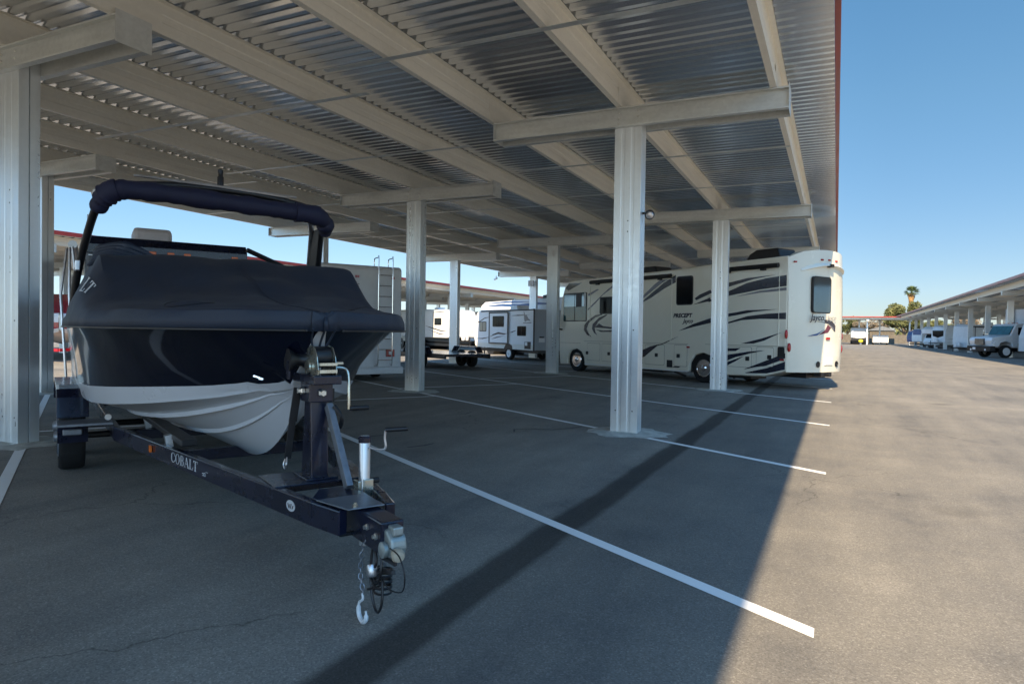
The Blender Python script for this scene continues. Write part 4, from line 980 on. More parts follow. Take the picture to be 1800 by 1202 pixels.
# coupler
cp = MB().prism([(.06, .520), (.06, .42), (-.02, .385), (-.06, .385), (-.08, .43), (-.07, .48), (-.02, .515)], 'y', -.044, .044).build('coupler', M_STEELGREEN, tl_, bevel=.014)
MB().box(-.07, .0, -.028, .028, .49, .535).build('latch', M_STEELGREEN, cp, bevel=.008)
MB().lathe([(.040, 0), (.040, .02), (.026, .028), (.01, .03)], (-.02, .047, .42), (0, 1, 0), 18).build('ball_socket', M_STEELGREEN, cp, smooth=True)
MB().lathe([(.032, 0), (.034, -.025), (.026, -.04), (.01, -.045)], (-.085, .015, .41), (1, -.2, .1), 18).build('ball_nut', M_TAN, cp, smooth=True)
MB().bar((-.12, .04, .375), (.06, .03, .36), .016, .016).bar((-.10, .04, .33), (.06, .02, .29), .02, .02).build('actuator_rod', M_BLACK, tl_)
# cable, coiled lead, chains and hook hanging below the tongue
wr = MB().tube(catmull([(-.10, .06, .45), (-.20, .06, .44), (-.26, .06, .37), (-.22, .05, .28), (-.10, .05, .245), (.02, .04, .25), (.10, .03, .28)], 6), .0035, 6).build('breakaway_cable', M_BLACK, tl_, smooth=True)
co_ = []
for i in range(90):
    a = i * .55; co_.append((.09 + .045 * cos(a), .01 + .045 * sin(a), .285 - .0013 * i + .006 * sin(a * .5)))
MB().tube(co_, .006, 6).build('coiled_lead', M_BLACK, tl_, smooth=True)
MB().tube(catmull([(.16, .03, .40), (.17, .04, .30), (.14, .05, .18), (.10, .05, .10), (.05, .05, .085), (.03, .04, .14), (.05, .03, .24)], 6), .007, 6).tube(catmull([(.10, .05, .40), (.06, .06, .33), (.13, .06, .25), (.10, .05, .20), (.18, .05, .16)], 6), .008, 6).tube(catmull([(.05, .04, .40), (.02, .05, .30), (.06, .05, .23)], 5), .006, 6).build('wiring_loom', M_BLACK, tl_, smooth=True)
MB().lathe([(.024, 0), (.027, .01), (.027, .05), (.020, .06)], (.10, .065, .315), (-.3, .1, -1), 14).build('lead_plug', M_ALU, tl_, smooth=True)
def chain(pts, r=.011, lk=.034, name='safety_chain'):
    b = MB(); path = catmull(pts, 8); acc = 0; cum = [0]
    for a, c in zip(path, path[1:]): cum.append(cum[-1] + (c - a).length)
    n = int(cum[-1] / (lk * .78))
    for i in range(n):
        t = (i + .5) / n * cum[-1]; j = max(k for k in range(len(cum)) if cum[k] <= t); j = min(j, len(path) - 2)
        p = path[j].lerp(path[j + 1], (t - cum[j]) / max(1e-6, cum[j + 1] - cum[j])); d_ = (path[j + 1] - path[j]).normalized()
        s_ = d_.cross(Vector((.3, .7, .2))).normalized(); s2 = d_.cross(s_)
        if i % 2: s_ = s2
        loop = [p + d_ * (lk * .5 * cos(a)) + s_ * (r * sin(a)) for a in [2 * pi * q / 10 for q in range(11)]]
        b.tube(loop, .0035, 5, cap=False)
    return b.build(name, M_ALU if name != 'safety_chain' else M_STEELGREY, tl_, smooth=True)
chain([(.20, .055, .42), (.215, .07, .34), (.21, .08, .24), (.18, .08, .17), (.17, .08, .14)])
chain([(.14, -.05, .42), (.13, -.03, .33), (.15, .0, .24), (.17, .02, .20)])
MB().tube(catmull([(.17, .085, .15), (.165, .085, .12), (.20, .09, .09), (.20, .09, .035), (.155, .09, .010), (.110, .09, .035), (.112, .09, .080)], 5), [.007] * 12 + [.012] * 16 + [.006] * 3, 8).build('safety_hook', M_GREYWHITE, tl_, smooth=True)
# fenders, steps, tandem wheels and bunks
for sg in (1, -1):
    fd = MB(); yi, yo = sg * 1.06, sg * 1.33
    P = [(4.72, .60), (4.78, .80), (4.90, .87), (6.75, .87), (6.9, .80), (6.98, .60), (6.94, .60), (6.87, .78), (6.73, .845), (4.92, .845), (4.82, .78), (4.77, .60)]
    fd.prism(P, 'y', min(yi, yo), max(yi, yo)); fn = fd.build('fender', M_TRAILER, tl_, bevel=.008)
    MB().box(4.95, 5.35, min(sg * 1.10, sg * 1.30), max(sg * 1.10, sg * 1.30), .871, .880).build('fender_step', M_STEELGREY, fn)
    MB().box(4.35, 4.74, min(sg * .88, sg * 1.33), max(sg * .88, sg * 1.33), .555, .58).build('step_plate', M_STEELGREY, tl_, bevel=.005)
    MB().prism([(4.66, .56), (4.72, .56), (4.74, .38), (4.70, .36)], 'y', min(sg * 1.07, sg * 1.32), max(sg * 1.07, sg * 1.32)).build('mud_guard', M_TRAILER, tl_)
    MB().box(4.62, 4.66, min(sg * 1.12, sg * 1.28), max(sg * 1.12, sg * 1.28), .44, .50).build('fender_lamp', M_STEELGREY, tl_, bevel=.01)
    for x_ in (5.32, 6.22): wheel(tl_, x_, sg * 1.19, .34, .23, sg, M_STEELGREY)
    MB().bar((2.6, sg * .50, .60), (7.6, sg * .72, .66), .12, .05).build('bunk', M_BLACK, tl_, bevel=.01)
    for x_ in (3.0, 4.4, 6.0, 7.3): MB().bar((x_, sg * .58, .50), (x_, sg * .60, .62), .05, .08).build('bunk_bracket', M_ALU, tl_)
MB().tube([(5.32, -1.05, .34), (5.32, 1.05, .34)], .035, 10).build('axle', M_BLACK, tl_); MB().tube([(6.22, -1.05, .34), (6.22, 1.05, .34)], .035, 10).build('axle', M_BLACK, tl_)
MB().lathe([(.028, 0), (.028, .02)], (4.3, .93, .64), (-1, 0, 0), 14).build('guide_lamp', M_ALU, tl_)

# ------------------------------------------------------------------ generic camper pieces
def camper(name, label, cat, loc, rz, prof, W, mat, windows=(), stripes=(), wheels=(), wr=.36, group=None, ac=None, low=None, awn=None, bevel=.05, endribs=None, lights=(), far=False):
    t = thing(name, label, cat, loc, rz, group)
    MB().prism(prof, 'y', -W / 2, W / 2).build('body', mat, t, bevel=bevel, seg=2)
    y = W / 2
    for sd in (1, -1):
        for (a, b_, c, d_, *o_) in windows: window(t, a, b_, c, d_, sd * y, sd, o_[0] if o_ else M_GLASS, split=(b_ - a) > .5)
        for (pts, w_, mt) in stripes: stripe(t, pts, w_, sd * y, mt, sd)
        for x_ in wheels: wheel(t, x_, sd * (y - .14), wr, .22, sd, M_ALU)
    if wheels:
        MB().box(min(p[0] for p in prof) + .4, max(p[0] for p in prof) - .5, -W / 2 + .3, W / 2 - .3, .30, .52).build('chassis', M_BLACK, t)
        for x_ in wheels:
            MB().lathe([(wr + .07, -W / 2 + .0), (wr + .07, W / 2 + .003)], (x_, 0, wr + .03), (0, 1, 0), 20).build('wheel_arch', M_BLACK, t)
    if ac: 
        zt = ac[1]; MB().prism([(ac[0] - .4, zt), (ac[0] + .4, zt), (ac[0] + .36, zt + .26), (ac[0] - .3, zt + .28)], 'y', -.33, .33).build('roof_air_conditioner', ac[2] if len(ac) > 2 else M_WHITE, t, bevel=.05)
    return t
def hitch(t, x0, x1, y_=0, z=.45):
    MB().bar((x0, -.5, z), (x1, 0, z), .07, .1).bar((x0, .5, z), (x1, 0, z), .07, .1).build('hitch_frame', M_BLACK, t)
    s = 1 if x1 > x0 else -1
    for yy in (-.16, .16):
        MB().lathe([(.02, 0), (.13, .03), (.15, .1), (.15, .40), (.12, .48), (.05, .52), (.05, .58)], (x0 + s * .35, yy, z + .06), (0, 0, 1), 16).build('gas_bottle', M_WHITE, t, smooth=True)
    MB().lathe([(.04, -.4), (.04, .35)], (x1 - s * .25, 0, z), (0, 0, 1), 10).build('tongue_jack', M_BLACK, t)

# travel trailer with slide-out (centre)
T1 = thing('travel_trailer', 'white travel trailer with a slide-out, dark swooshes and one white wheel showing, between two columns', 'travel trailer', Vector((-15.617, 31.582, 0)) + NV * 1.22, RZ)
pf = [(-2.25, .56), (3.35, .62), (3.62, .70), (3.82, 1.2), (3.86, 1.7), (3.72, 2.25), (3.45, 2.58), (3.0, 2.72), (-2.25, 2.66)]
MB().prism(pf, 'y', -1.22, 1.22).build('body', M_WHITE, T1, bevel=.04)
MB().prism([(p[0], p[1]) for p in [(-2.2, .56), (3.35, .62), (3.62, .70), (3.68, .88), (-2.2, .84)]], 'y', 1.2201, 1.226).build('lower_skirt', M_WARMWHITE, T1)
sl_ = MB().box(.06, 1.97, 1.2205, 1.30, .86, 2.55).build('slide_out', M_WHITE, T1)
for (a, b_, c, d_) in ((.02, .10, .84, 2.57), (1.93, 2.01, .84, 2.57), (.10, 1.93, 2.50, 2.57), (.10, 1.93, .84, .90)): MB().box(a, b_, 1.3005, 1.315, c, d_).build('slide_trim', M_BLACK, sl_)
window(T1, .45, 1.60, 1.76, 2.34, 1.30); window(T1, 2.42, 3.18, 1.50, 2.05, 1.22, glass=M_TAN); window(T1, -1.56, -.74, 1.29, 1.80, 1.22)
MB().box(-2.0, -1.45, 1.221, 1.24, .63, 1.0).build('vent', M_BLACK, T1); MB().box(-1.72, -1.5, 1.241, 1.25, .80, .98).build('hatch', M_WHITE, T1)
for pts, w_, y_ in (([(3.55, 1.09), (2.8, 1.10), (2.02, 1.19)], .035, 1.22), ([(1.9, 1.2), (1.5, 1.33), (1.0, 1.42), (.5, 1.38), (.12, 1.40)], .05, 1.30), ([(0.0, 1.45), (-.3, 1.5), (-.66, 1.58)], .03, 1.22),
                    ([(3.7, 1.95), (3.2, 2.05), (2.6, 2.25), (2.05, 2.30)], .03, 1.22), ([(-.1, 2.35), (-.8, 2.36), (-1.9, 2.38)], .03, 1.22), ([(1.7, 1.08), (1.2, 1.18), (.4, 1.28)], .03, 1.30)):
    stripe(T1, pts, w_, y_, M_CHARDEC)
# leaping bird mark and the lettering under it
strokes([[(.05, .9), (.25, .55), (.42, .62), (.62, .35), (.95, .18), (.5, .18), (.2, .1), (.1, .3)], [(0, .0), (1.05, .0), (1.05, .06), (0, .06)]], (-1.30, 1.223, 1.95), (-1, 0, 0), (0, 0, 1), .70, .003, T1, M_GREYDEC, 'bird_mark')
eb = MB()
for i in range(17): eb.box(-2.262, -2.2505, -1.17, 1.17, .62 + i * .118, .66 + i * .118)
eb.build('ribbed_end', M_SIDING, T1); MB().box(-2.256, -2.2502, -1.19, 1.19, .57, 2.64).build('end_panel', M_SIDING, T1)
for sg in (1, -1): MB().box(-2.285, -2.21, sg * 1.21 - .025, sg * 1.21 + .025, .55, 2.68).build('corner_trim', M_BLACK, T1)
MB().box(-2.275, -2.263, .55, .92, .98, 1.2).build('license_plate', M_WHITE, T1); MB().box(-2.30, -2.26, .62, .86, 1.21, 1.28).build('plate_lamp', M_BLACK, T1)
MB().box(-2.45, -2.25, -1.1, 1.1, .42, .54).build('bumper', M_BLACK, T1)
ME = MB().prism([(-.32, .58), (-.25, .78), (0, .86), (.35, .82), (.52, .62), (.52, .55), (-.32, .55)], 'y', 1.2265, 1.235).build('wheel_arch', M_BLACK, T1)
wheel(T1, .15, 1.06, .35, .22, 1, M_WHITE, True); wheel(T1, .15, -1.06, .35, .22, -1, M_WHITE)
MB().box(-2.0, 3.6, -.9, .9, .40, .555).build('chassis', M_BLACK, T1); hitch(T1, 3.6, 4.9)
MB().prism([(.5, 2.70), (1.3, 2.70), (1.2, 2.95), (.6, 2.95)], 'y', -.4, .4).build('roof_air_conditioner', M_WHITE, T1, bevel=.05)
MB().box(-2.2, 3.0, 1.2205, 1.25, 2.60, 2.66).build('roof_trim', M_BLACK, T1)

# flat deck trailer in front of it
FT = thing('flatbed_trailer', 'low black flatbed utility trailer with tandem wheels, parked before the slide-out travel trailer', 'trailer', Vector((-14.283, 24.502, 0)) - NV * 1.05, RZ)
MB().box(-2.2, 3.9, -.95, .95, .50, .60).build('deck', M_TRAILER, FT, bevel=.01)
MB().box(-2.25, 3.9, .951, 1.02, .42, .60).build('side_rail', M_BLACK, FT); MB().box(-2.25, 3.9, -1.02, -.951, .42, .60).build('side_rail', M_BLACK, FT)
for sg in (1, -1):
    MB().prism([(-1.22, .60), (-.98, .86), (.85, .86), (1.12, .60), (1.06, .60), (.82, .82), (-.95, .82), (-1.16, .60)], 'y', min(sg * 1.03, sg * 1.30), max(sg * 1.03, sg * 1.30)).build('fender', M_TRAILER, FT, bevel=.01)
    for x_ in (-.5, .42): wheel(FT, x_, sg * 1.16, .34, .22, sg, M_STEELGREY)
MB().bar((3.9, -.7, .5), (5.2, 0, .5), .06, .1).bar((3.9, .7, .5), (5.2, 0, .5), .06, .1).build('hitch_frame', M_BLACK, FT)
MB().box(2.6, 3.5, .3, .9, .34, .5).build('ramp', M_STEELGREY, FT)

# white camper with ladder, rear towards the aisle
CZ = Vector((-11.72, 16.39, 0)) - NV * 1.22
cc = thing('camper_van', 'white camper with a rear ladder and red tail lamp, right behind the covered boat bow', 'camper', CZ, RZ)
MB().prism([(0, .35), (.1, .28), (6.4, .35), (6.4, 1.9), (7.2, 2.1), (7.1, 2.9), (6.2, 3.25), (.1, 3.38), (0, 3.3)], 'y', -1.22, 1.22).build('body', M_GREYWHITE, cc, bevel=.09, seg=3)
def ladder(t, y0, y1, zlo, zhi, x0=-.14):
    b = MB()
    for y_ in (y0, y1):
        b.tube(catmull([(x0 + .14, y_, zlo), (x0, y_, zlo + .05), (x0, y_, 2.0), (x0, y_, zhi - .08), (x0 + .06, y_, zhi), (x0 + .30, y_, zhi), (x0 + .36, y_, zhi - .07), (x0 + .36, y_, zhi - .30)], 5), .016, 8)
    z = zlo + .12
    while z < zhi - .3: b.tube([(x0, y0, z), (x0, y1, z)], .012, 8); z += .31
    for z in (.9, 1.9, 2.7):
        for y_ in (y0, y1): b.tube([(x0, y_, z), (x0 + .15, y_, z)], .014, 6)
    return b.build('ladder', M_CHROME, t, smooth=True)
ladder(cc, .22 - 1.0 + .0 - .0 + 1.22 - .74 + .0, 1.22 - .36 - .0, .5, 3.62) if False else ladder(cc, -(.36 - 1.22) * -1 + 0, -(.78 - 1.22) * -1, .5, 3.60) if False else ladder(cc, -.86, -.42, .5, 3.60)
for (y_, z_, w_) in ((.18, 3.03, .12), (-.93, 3.04, .08), (-.35 + .55, 3.03, .0)):
    if w_: MB().box(-.02, .0, y_ - w_ / 2, y_ + w_ / 2, z_ - .035, z_ + .035).build('marker_light', M_REDLENS, cc, bevel=.005)
tlm = MB().box(-.035, .0, -.99, -.72, .71, .92).build('tail_light', M_REDLENS, cc, bevel=.01); MB().box(-.04, -.0355, -.90, -.80, .77, .87).build('reverse_lens', M_WHITE, tlm)
MB().box(-.035, .0, .72, .99, .71, .92).build('tail_light', M_REDLENS, cc, bevel=.01)
MB().prism([(-.10, .20), (.12, .20), (.12, .42), (-.04, .42), (-.10, .36)], 'y', -1.25, 1.25).build('bumper', M_GREYWHITE, cc, bevel=.03)
for i in (-1.16, ): MB().box(.3, 1.0, -1.22 - .02, -1.2205, .5, 1.0).build('vent', M_BLACK, cc)
text('lettering', 'ds', .24, M_GREYDEC, cc, frame_at((-.004, .34, 2.72), (0, -1, 0), (0, 0, 1)), shear=.3, ext=.002)
text('lettering', 'n', .24, M_GREYDEC, cc, frame_at((-.004, .50, 2.72), (0, -1, 0), (0, 0, 1)), shear=.3, ext=.002) if False else None
window(cc, 2.0, 3.2, 1.6, 2.3, 1.22); window(cc, 3.9, 4.6, 1.6, 2.3, 1.22)
for sg in (1, -1):
    wheel(cc, 1.7, sg * 1.06, .38, .24, sg, M_ALU); wheel(cc, 6.0, sg * 1.06, .38, .24, sg, M_ALU)
MB().box(.3, 6, -.8, .8, .22, .32).tube([(.25, .9, .25), (.25, .9, .06)], .06, 10).build('chassis', M_BLACK, cc)

# dark trailer right behind the boat
dk = thing('dark_trailer', 'tall trailer with a dark front, grey roof unit and amber lamps, directly behind the boat', 'trailer', Vector((-11.10, 6.68, 0)) + NV * 1.25, RZ)
MB().prism([(0, .5), (7, .5), (7, 2.95), (.35, 2.97), (.08, 2.90), (0, 2.75)], 'y', -1.25, 1.25).build('body', pm('charcoal_trailer_skin', (.045, .052, .068), .35, 0, .2, .8, coat=.2), dk, bevel=.06, seg=3)
MB().prism([(-.03, 2.70), (-.03, 2.86), (.10, 3.0), (.50, 3.02), (.50, 2.985), (.12, 2.97), (.0, 2.85), (-.005, 2.70)], 'y', -1.27, 1.27).build('front_cap', M_TRAILER, dk, bevel=.01)
MB().box(-.012, -.0005, -1.2, 1.2, 2.66, 2.675).build('trim_line', M_ALU, dk)
for y_ in (.12 + .15, -.01, -.27, -1.05, .95):
    MB().box(-.06, -.031, y_ - .055, y_ + .055, 2.735, 2.785).build('marker_light', M_AMBER, dk, bevel=.008)
MB().prism([(.62, 2.97), (1.35, 2.97), (1.33, 3.26), (.75, 3.29), (.63, 3.2)], 'y', -.10, .52).build('roof_air_conditioner', pm('grey_roof_unit', (.62, .60, .62), .5), dk, bevel=.07)
for x_ in (3.4, 4.3):
    for sg in (1, -1): wheel(dk, x_, sg * 1.12, .35, .22, sg, M_ALU)
aw = MB()
for i in range(3): aw.tube([(.05 + .10 * i, 1.30 + .10 * i, .62), (.05 + .12 * i, 1.34 + .12 * i, 2.0), (.2 + .15 * i, 1.42 + .04 * i, 2.80)], .022, 6)
aw.tube([(.4, 1.42, 2.86), (6.0, 1.42, 2.88)], .07, 8).tube([(.25, 1.3, .75), (.75, 1.38, 1.6), (.3, 1.36, 2.4)], .018, 6)
aw.build('awning', M_ALU, dk, smooth=True)
MB().tube([(.1, 1.26, 1.0), (.02, 1.34, 1.0), (.02, 1.34, 2.6), (.1, 1.26, 2.6)], .02, 6).build('grab_rail', M_CHROME, dk, smooth=True)
stripe(dk, [(.02, 2.9), (.9, 2.92), (1.9, 2.93)], .01, 1.25, M_BLUECAP)
hitch(dk, 0, -1.1) if False else None

# red and white boat far left
rb = thing('powerboat', 'red and white powerboat on a trailer across the far left aisle', 'boat', (-28.9, 16.4, 0), RZ)
b = MB(); rows = []
for s, o_, kz in ((0, .05, 1.35), (.4, .55, 1.05), (1.1, .95, .80), (2.2, 1.18, .68), (6.5, 1.2, .66)):
    zs = [(0, kz, 0), (.8, kz + (1.15 - kz) * .55, 0), (.95, 1.15 if kz < 1.15 else kz + .02, 0), (.97, 1.27 if kz < 1.2 else kz + .04, 1), (1.0, 1.42, 2), (1.0, 1.62, 1), (1.0, 1.86, 3), (.85, 1.98, 3), (0, 2.02, 3)]
    rows.append([(s, o_ * f_, z_, m_) for f_, z_, m_ in zs])
for sg in (1, -1):
    for i in range(len(rows) - 1):
        for k in range(8):
            A_ = [rows[i][k], rows[i][k + 1], rows[i + 1][k + 1], rows[i + 1][k]]
            b.add([(p[0], p[1] * sg, p[2]) for p in A_], [(0, 1, 2, 3)], {0: 0, 1: 1, 2: 2, 3: 1}[rows[i][k][3]] if k not in (3,) else 2)
b.build('hull', [M_WARMWHITE, M_WHITE, M_REDHULL], rb, smooth=True)
MB().prism([(.7, 1.98), (6.4, 1.98), (6.3, 2.3), (3.0, 2.9), (2.2, 2.6)], 'y', -.9, .9).build('cover', M_REDHULL, rb, bevel=.15)
MB().box(-1.3, 6.4, -.7, -.62, .45, .6).box(-.2, 6.4, .62, .7, .45, .6).bar((-.2, .66, .52), (-1.6, 0, .52), .08, .12).bar((-.2, -.66, .52), (-1.6, 0, .52), .08, .12).build('trailer_frame', M_REDHULL, rb)
for x_ in (3.6, 4.4):
    for sg in (1, -1): wheel(rb, x_, sg * 1.08, .33, .2, sg, M_ALU)

# campers seen under the far left canopy
def fifth(L_, H, z0=.62):     # nose at low x, cap over the hitch
    return [(1.9, z0), (L_, z0), (L_, H - .1), (L_ - .1, H), (1.0, H + .02), (.45, H - .10), (.12, H - .5), (0, H - 1.1), (.15, z0 + .75), (.5, z0 + .60), (1.8, z0 + .58)]
def boxy(L_, H, z0=.5, nose=.45):
    return [(0, z0), (L_, z0), (L_, H), (nose + .3, H), (nose * .35, H - .25), (0, H - .8), (-.06, z0 + .6)]
t2 = camper('travel_trailer', 'white travel trailer with a small dark window, left of the thin column beside the flatbed', 'travel trailer', Vector((-26.54, 43.26, 0)) + NV * 1.22, RZ,
       [(0, 1.02), (.3, .95), (9, .95), (9, 3.12), (.9, 3.14), (.35, 3.0), (.05, 2.5), (-.05, 1.6)], 2.45, M_WHITE, windows=((1.3, 2.5, 1.95, 2.5), (5, 6, 1.9, 2.5)),
       stripes=(([(.1, 1.45), (1.4, 1.5), (3.2, 1.75), (4.2, 1.9)], .05, M_CHARDEC), ([(.2, 1.2), (1.6, 1.25), (3.6, 1.6)], .04, M_CHARDEC), ([(.3, 2.9), (1.5, 2.98), (3.4, 2.95)], .03, M_CHARDEC)), wheels=(5.0, 5.9), wr=.36, ac=(4, 3.12))
MB().box(2.7, 2.78, 1.2255, 1.24, 1.0, 2.95).build('slide_trim', M_BLACK, t2); hitch(t2, 0, -1.3, z=.7)
MB().box(.6, 8.6, -.9, .9, .62, .95).build('underframe', M_BLACK, t2)
t3 = camper('travel_trailer', 'long cream travel trailer with level stripes, beyond the nose of the slide-out trailer', 'travel trailer', Vector((-33.6, 61.5, 0)) - DV * 2, RZ,
       boxy(9.5, 3.3, .85), 2.5, M_WARMWHITE, windows=((3, 4.2, 1.9, 2.5),), stripes=(), wheels=(4.5, 5.4), wr=.38, ac=(3, 3.3))
for z_ in (1.15, 1.45, 2.3, 2.75): MB().box(.1, 9.4, 1.2505, 1.256, z_, z_ + .05).build('stripe', M_GREYDEC, t3)
hitch(t3, 0, -1.4, z=.6)
# blue-topped motorhome behind the slide-out trailer
t4 = camper('motorhome', 'white motorhome with blue roof band, behind the slide-out travel trailer', 'motorhome', Vector((-17.9, 36.9, 0)) + NV * 1.4 - DV * 4.8, RZ,
       [(0, .5), (9.3, .5), (9.5, 1.2), (9.45, 2.2), (9.2, 3.2), (8.7, 3.45), (.2, 3.5), (0, 3.3)], 2.5, M_GREYWHITE, windows=((1.2, 2.6, 2.1, 2.8), (4.0, 5.4, 2.1, 2.8), (7.0, 8.6, 2.05, 2.85)), wheels=(2.4, 7.9), wr=.46,
       stripes=(([(9.0, 3.15), (6.5, 3.2), (4.5, 3.1), (2.5, 3.2), (.5, 3.1)], .10, M_BLUECAP), ([(8.9, 3.35), (6, 3.38), (3, 3.30)], .06, M_BLUECAP)), ac=(3.0, 3.5, M_BLACK))
MB().prism([(9.46, 2.0), (9.25, 3.1), (9.29, 3.12), (9.51, 2.02)], 'y', -1.05, 1.05).build('windscreen', M_TAN, t4)
k = 0
FARL = [(-29.5, 24.0, 3.0, 'white boxy trailer under the far left canopy, behind the ladder camper'), (-30.6, 47.5, 3.3, 'tall off-white trailer under the far left canopy, left of the thin middle column'),
        (-31.0, 56.0, 3.0, 'low off-white trailer under the far left canopy, between the column and the cream trailer'), (-30.5, 74.0, 3.5, 'distant off-white motorhome under the far left canopy, above the slide-out trailer nose'),
        (-30.5, 83.0, 3.1, 'most distant white trailer under the far left canopy')]
for (x_, y_, H, lb) in FARL:
    camper('camper_trailer', lb, 'camper', (x_, y_, 0), RZ, boxy(8.2, H, .55), 2.45, [M_WHITE, M_WARMWHITE, M_GREYWHITE][k % 3], windows=((1.4, 2.4, 1.7, 2.2), (4.6, 5.6, 1.7, 2.2)),
           stripes=(([(.1, 1.2), (3, 1.4), (7.6, 1.25)], .06, M_CHARDEC), ([(.1, 2.6), (4, 2.65), (8, 2.6)], .05, M_GREYDEC)), wheels=(4, 4.9), ac=(3.5, H), group='campers under the far left canopy'); k += 1

# ------------------------------------------------------------------ right side of the aisle
RR = pi / 2 - ST       # local x points away from the aisle, into the stalls
RD = Vector((sin(ST), cos(ST), 0))
# truck-based motorhome: nose to the aisle
tk = thing('truck_motorhome', 'white heavy truck camper with black bumper and dark windscreen, nose to the aisle', 'truck', (10.15, 63.6, 0), RR)
MB().prism([(.25, 1.02), (.12, 1.35), (.25, 1.60), (1.75, 1.78), (2.15, 2.55), (2.35, 2.68), (3.3, 2.72), (3.3, .8), (1.95, .8), (1.85, 1.15), (1.4, 1.3), (.95, 1.15), (.85, .85), (.3, .85)], 'y', -1.12, 1.12).build('cab', M_WHITE, tk, bevel=.07, seg=3)
MB().prism([(3.35, .75), (10.5, .75), (10.5, 3.95), (4.4, 3.95), (4.3, 3.85), (3.35, 3.9)], 'y', -1.25, 1.25).build('camper_body', M_GREYWHITE, tk, bevel=.06)
MB().prism([(1.72, 1.83), (2.10, 2.52), (2.12, 2.50), (1.76, 1.81)], 'y', -1.0, 1.0).build('windscreen', M_GLASS, tk)
MB().add([(1.68, -1.0, 1.83), (1.68, 1.0, 1.83), (2.07, .98, 2.52), (2.07, -.98, 2.52), (1.74, -1.0, 1.81), (1.74, 1.0, 1.81), (2.13, .98, 2.50), (2.13, -.98, 2.50)], [(0, 1, 2, 3), (4, 7, 6, 5), (0, 4, 5, 1), (1, 5, 6, 2), (2, 6, 7, 3), (3, 7, 4, 0)]).build('windscreen_glass', M_TEALGLASS, tk)
MB().box(.08, .16, -.48, .48, 1.02, 1.50).build('grille', M_BLACK, tk, bevel=.02)
for i in range(5): MB().box(.06, .10, -.44, .44, 1.06 + i * .09, 1.09 + i * .09).build('grille_bar', M_CHROME, tk)
MB().box(-.02, .5, -1.15, 1.15, .48, .92).build('bumper', M_BLACK, tk, bevel=.06)
MB().box(-.025, -.021, .25, .55, .62, .80).build('license_plate', M_WHITE, tk)
for sg in (1, -1):
    MB().prism([(.20, 1.12), (.45, 1.08), (.55, 1.25), (.30, 1.38)], 'y', min(sg * .72, sg * 1.13), max(sg * .72, sg * 1.13)).build('headlight', M_CHROME, tk, bevel=.03)
    MB().lathe([(.08, 0), (.08, -.01)], (-.021, sg * .72, .62), (1, 0, 0), 12).build('fog_lamp', M_WHITE, tk)
    mm = MB().tube([(1.9, sg * 1.12, 1.85), (1.6, sg * 1.38, 1.9), (1.6, sg * 1.4, 2.2)], .025, 6).build('mirror', M_CHROME, tk, smooth=True)
    wheel(tk, 1.42, sg * 1.0, .50, .28, sg, M_WHITE, True); wheel(tk, 8.0, sg * 1.0, .50, .28, sg, M_WHITE)
for i in range(5): MB().box(2.5, 2.58, -.8 + i * .4 - .05, -.8 + i * .4 + .05, 2.715, 2.76).build('roof_lamp', M_AMBER, tk)
MB().box(.4, 10, -.5, .5, .5, .78).box(3.5, 4.4, -1.1, 1.1, .45, .75).build('chassis', M_BLACK, tk)
window(tk, 2.35, 3.05, 1.8, 2.4, 1.12, split=False); window(tk, 2.35, 3.05, 1.8, 2.4, -1.12, -1, split=False)
# camper at the right picture edge
ce = camper('camper', 'white camper with beige lower panel at the right edge of the picture, before the truck', 'camper', (13.15, 61.6, 0), RR,
            [(0, .55), (7, .55), (7, 3.1), (1.2, 3.15), (.8, 3.1), (.35, 2.6), (.0, 1.6)], 2.4, M_WHITE, windows=((2, 3, 1.7, 2.3),), stripes=(([(.2, 1.6), (3, 1.8), (6.5, 1.6)], .05, M_CHARDEC),), wheels=(4.5,), wr=.36)
MB().prism([(-.01, .55), (6.9, .55), (6.9, 1.15), (-.03, 1.15)], 'y', 1.2005, 1.21).build('lower_panel', M_TAN, ce); MB().prism([(-.01, .55), (6.9, .55), (6.9, 1.15), (-.03, 1.15)], 'y', -1.21, -1.2005).build('lower_panel', M_TAN, ce)
for y_ in (-.9, .9): MB().box(.78, .86, y_ - .1, y_ + .1, 3.02, 3.10).build('marker_light', M_REDLENS, ce)
# trailers further along
ta = camper('travel_trailer', 'white square travel trailer with awning, left of the truck under the right canopy', 'travel trailer', (12.2, 86.0, 0), RR, boxy(8, 3.0, .5, .1), 2.45, M_GREYWHITE, windows=((1.5, 2.5, 1.6, 2.2),), wheels=(4, 4.9), ac=(3, 3.0), stripes=(([(.3, 2.7), (4, 2.75), (7.6, 2.7)], .04, M_CHARDEC),))
MB().tube([(.3, -1.33, 2.75), (6, -1.33, 2.75)], .07, 8).tube([(.5, -1.33, 2.7), (.5, -1.3, .9)], .03, 6).build('awning', M_BLACK, ta, smooth=True); hitch(ta, 0, -1.2)
tb = camper('travel_trailer', 'grey-blue travel trailer with one wide dark front window, right canopy', 'travel trailer', (11.9, 101.5, 0), RR, boxy(8, 3.15, .95, .5), 2.45, M_GREYWHITE, windows=((1.5, 2.5, 1.9, 2.4),), wheels=(4.2, 5.1), wr=.4, stripes=(([(.3, 1.3), (4, 1.6), (7.6, 1.4)], .08, M_CHARDEC),), ac=(3, 3.15))
MB().prism([(-.95, 2.45), (.95, 2.45), (.92, 1.75), (.0, 1.52), (-.92, 1.75)], 'x', -.10, -.05).build('front_window', M_GLASS, tb); hitch(tb, 0, -1.3, z=.8)
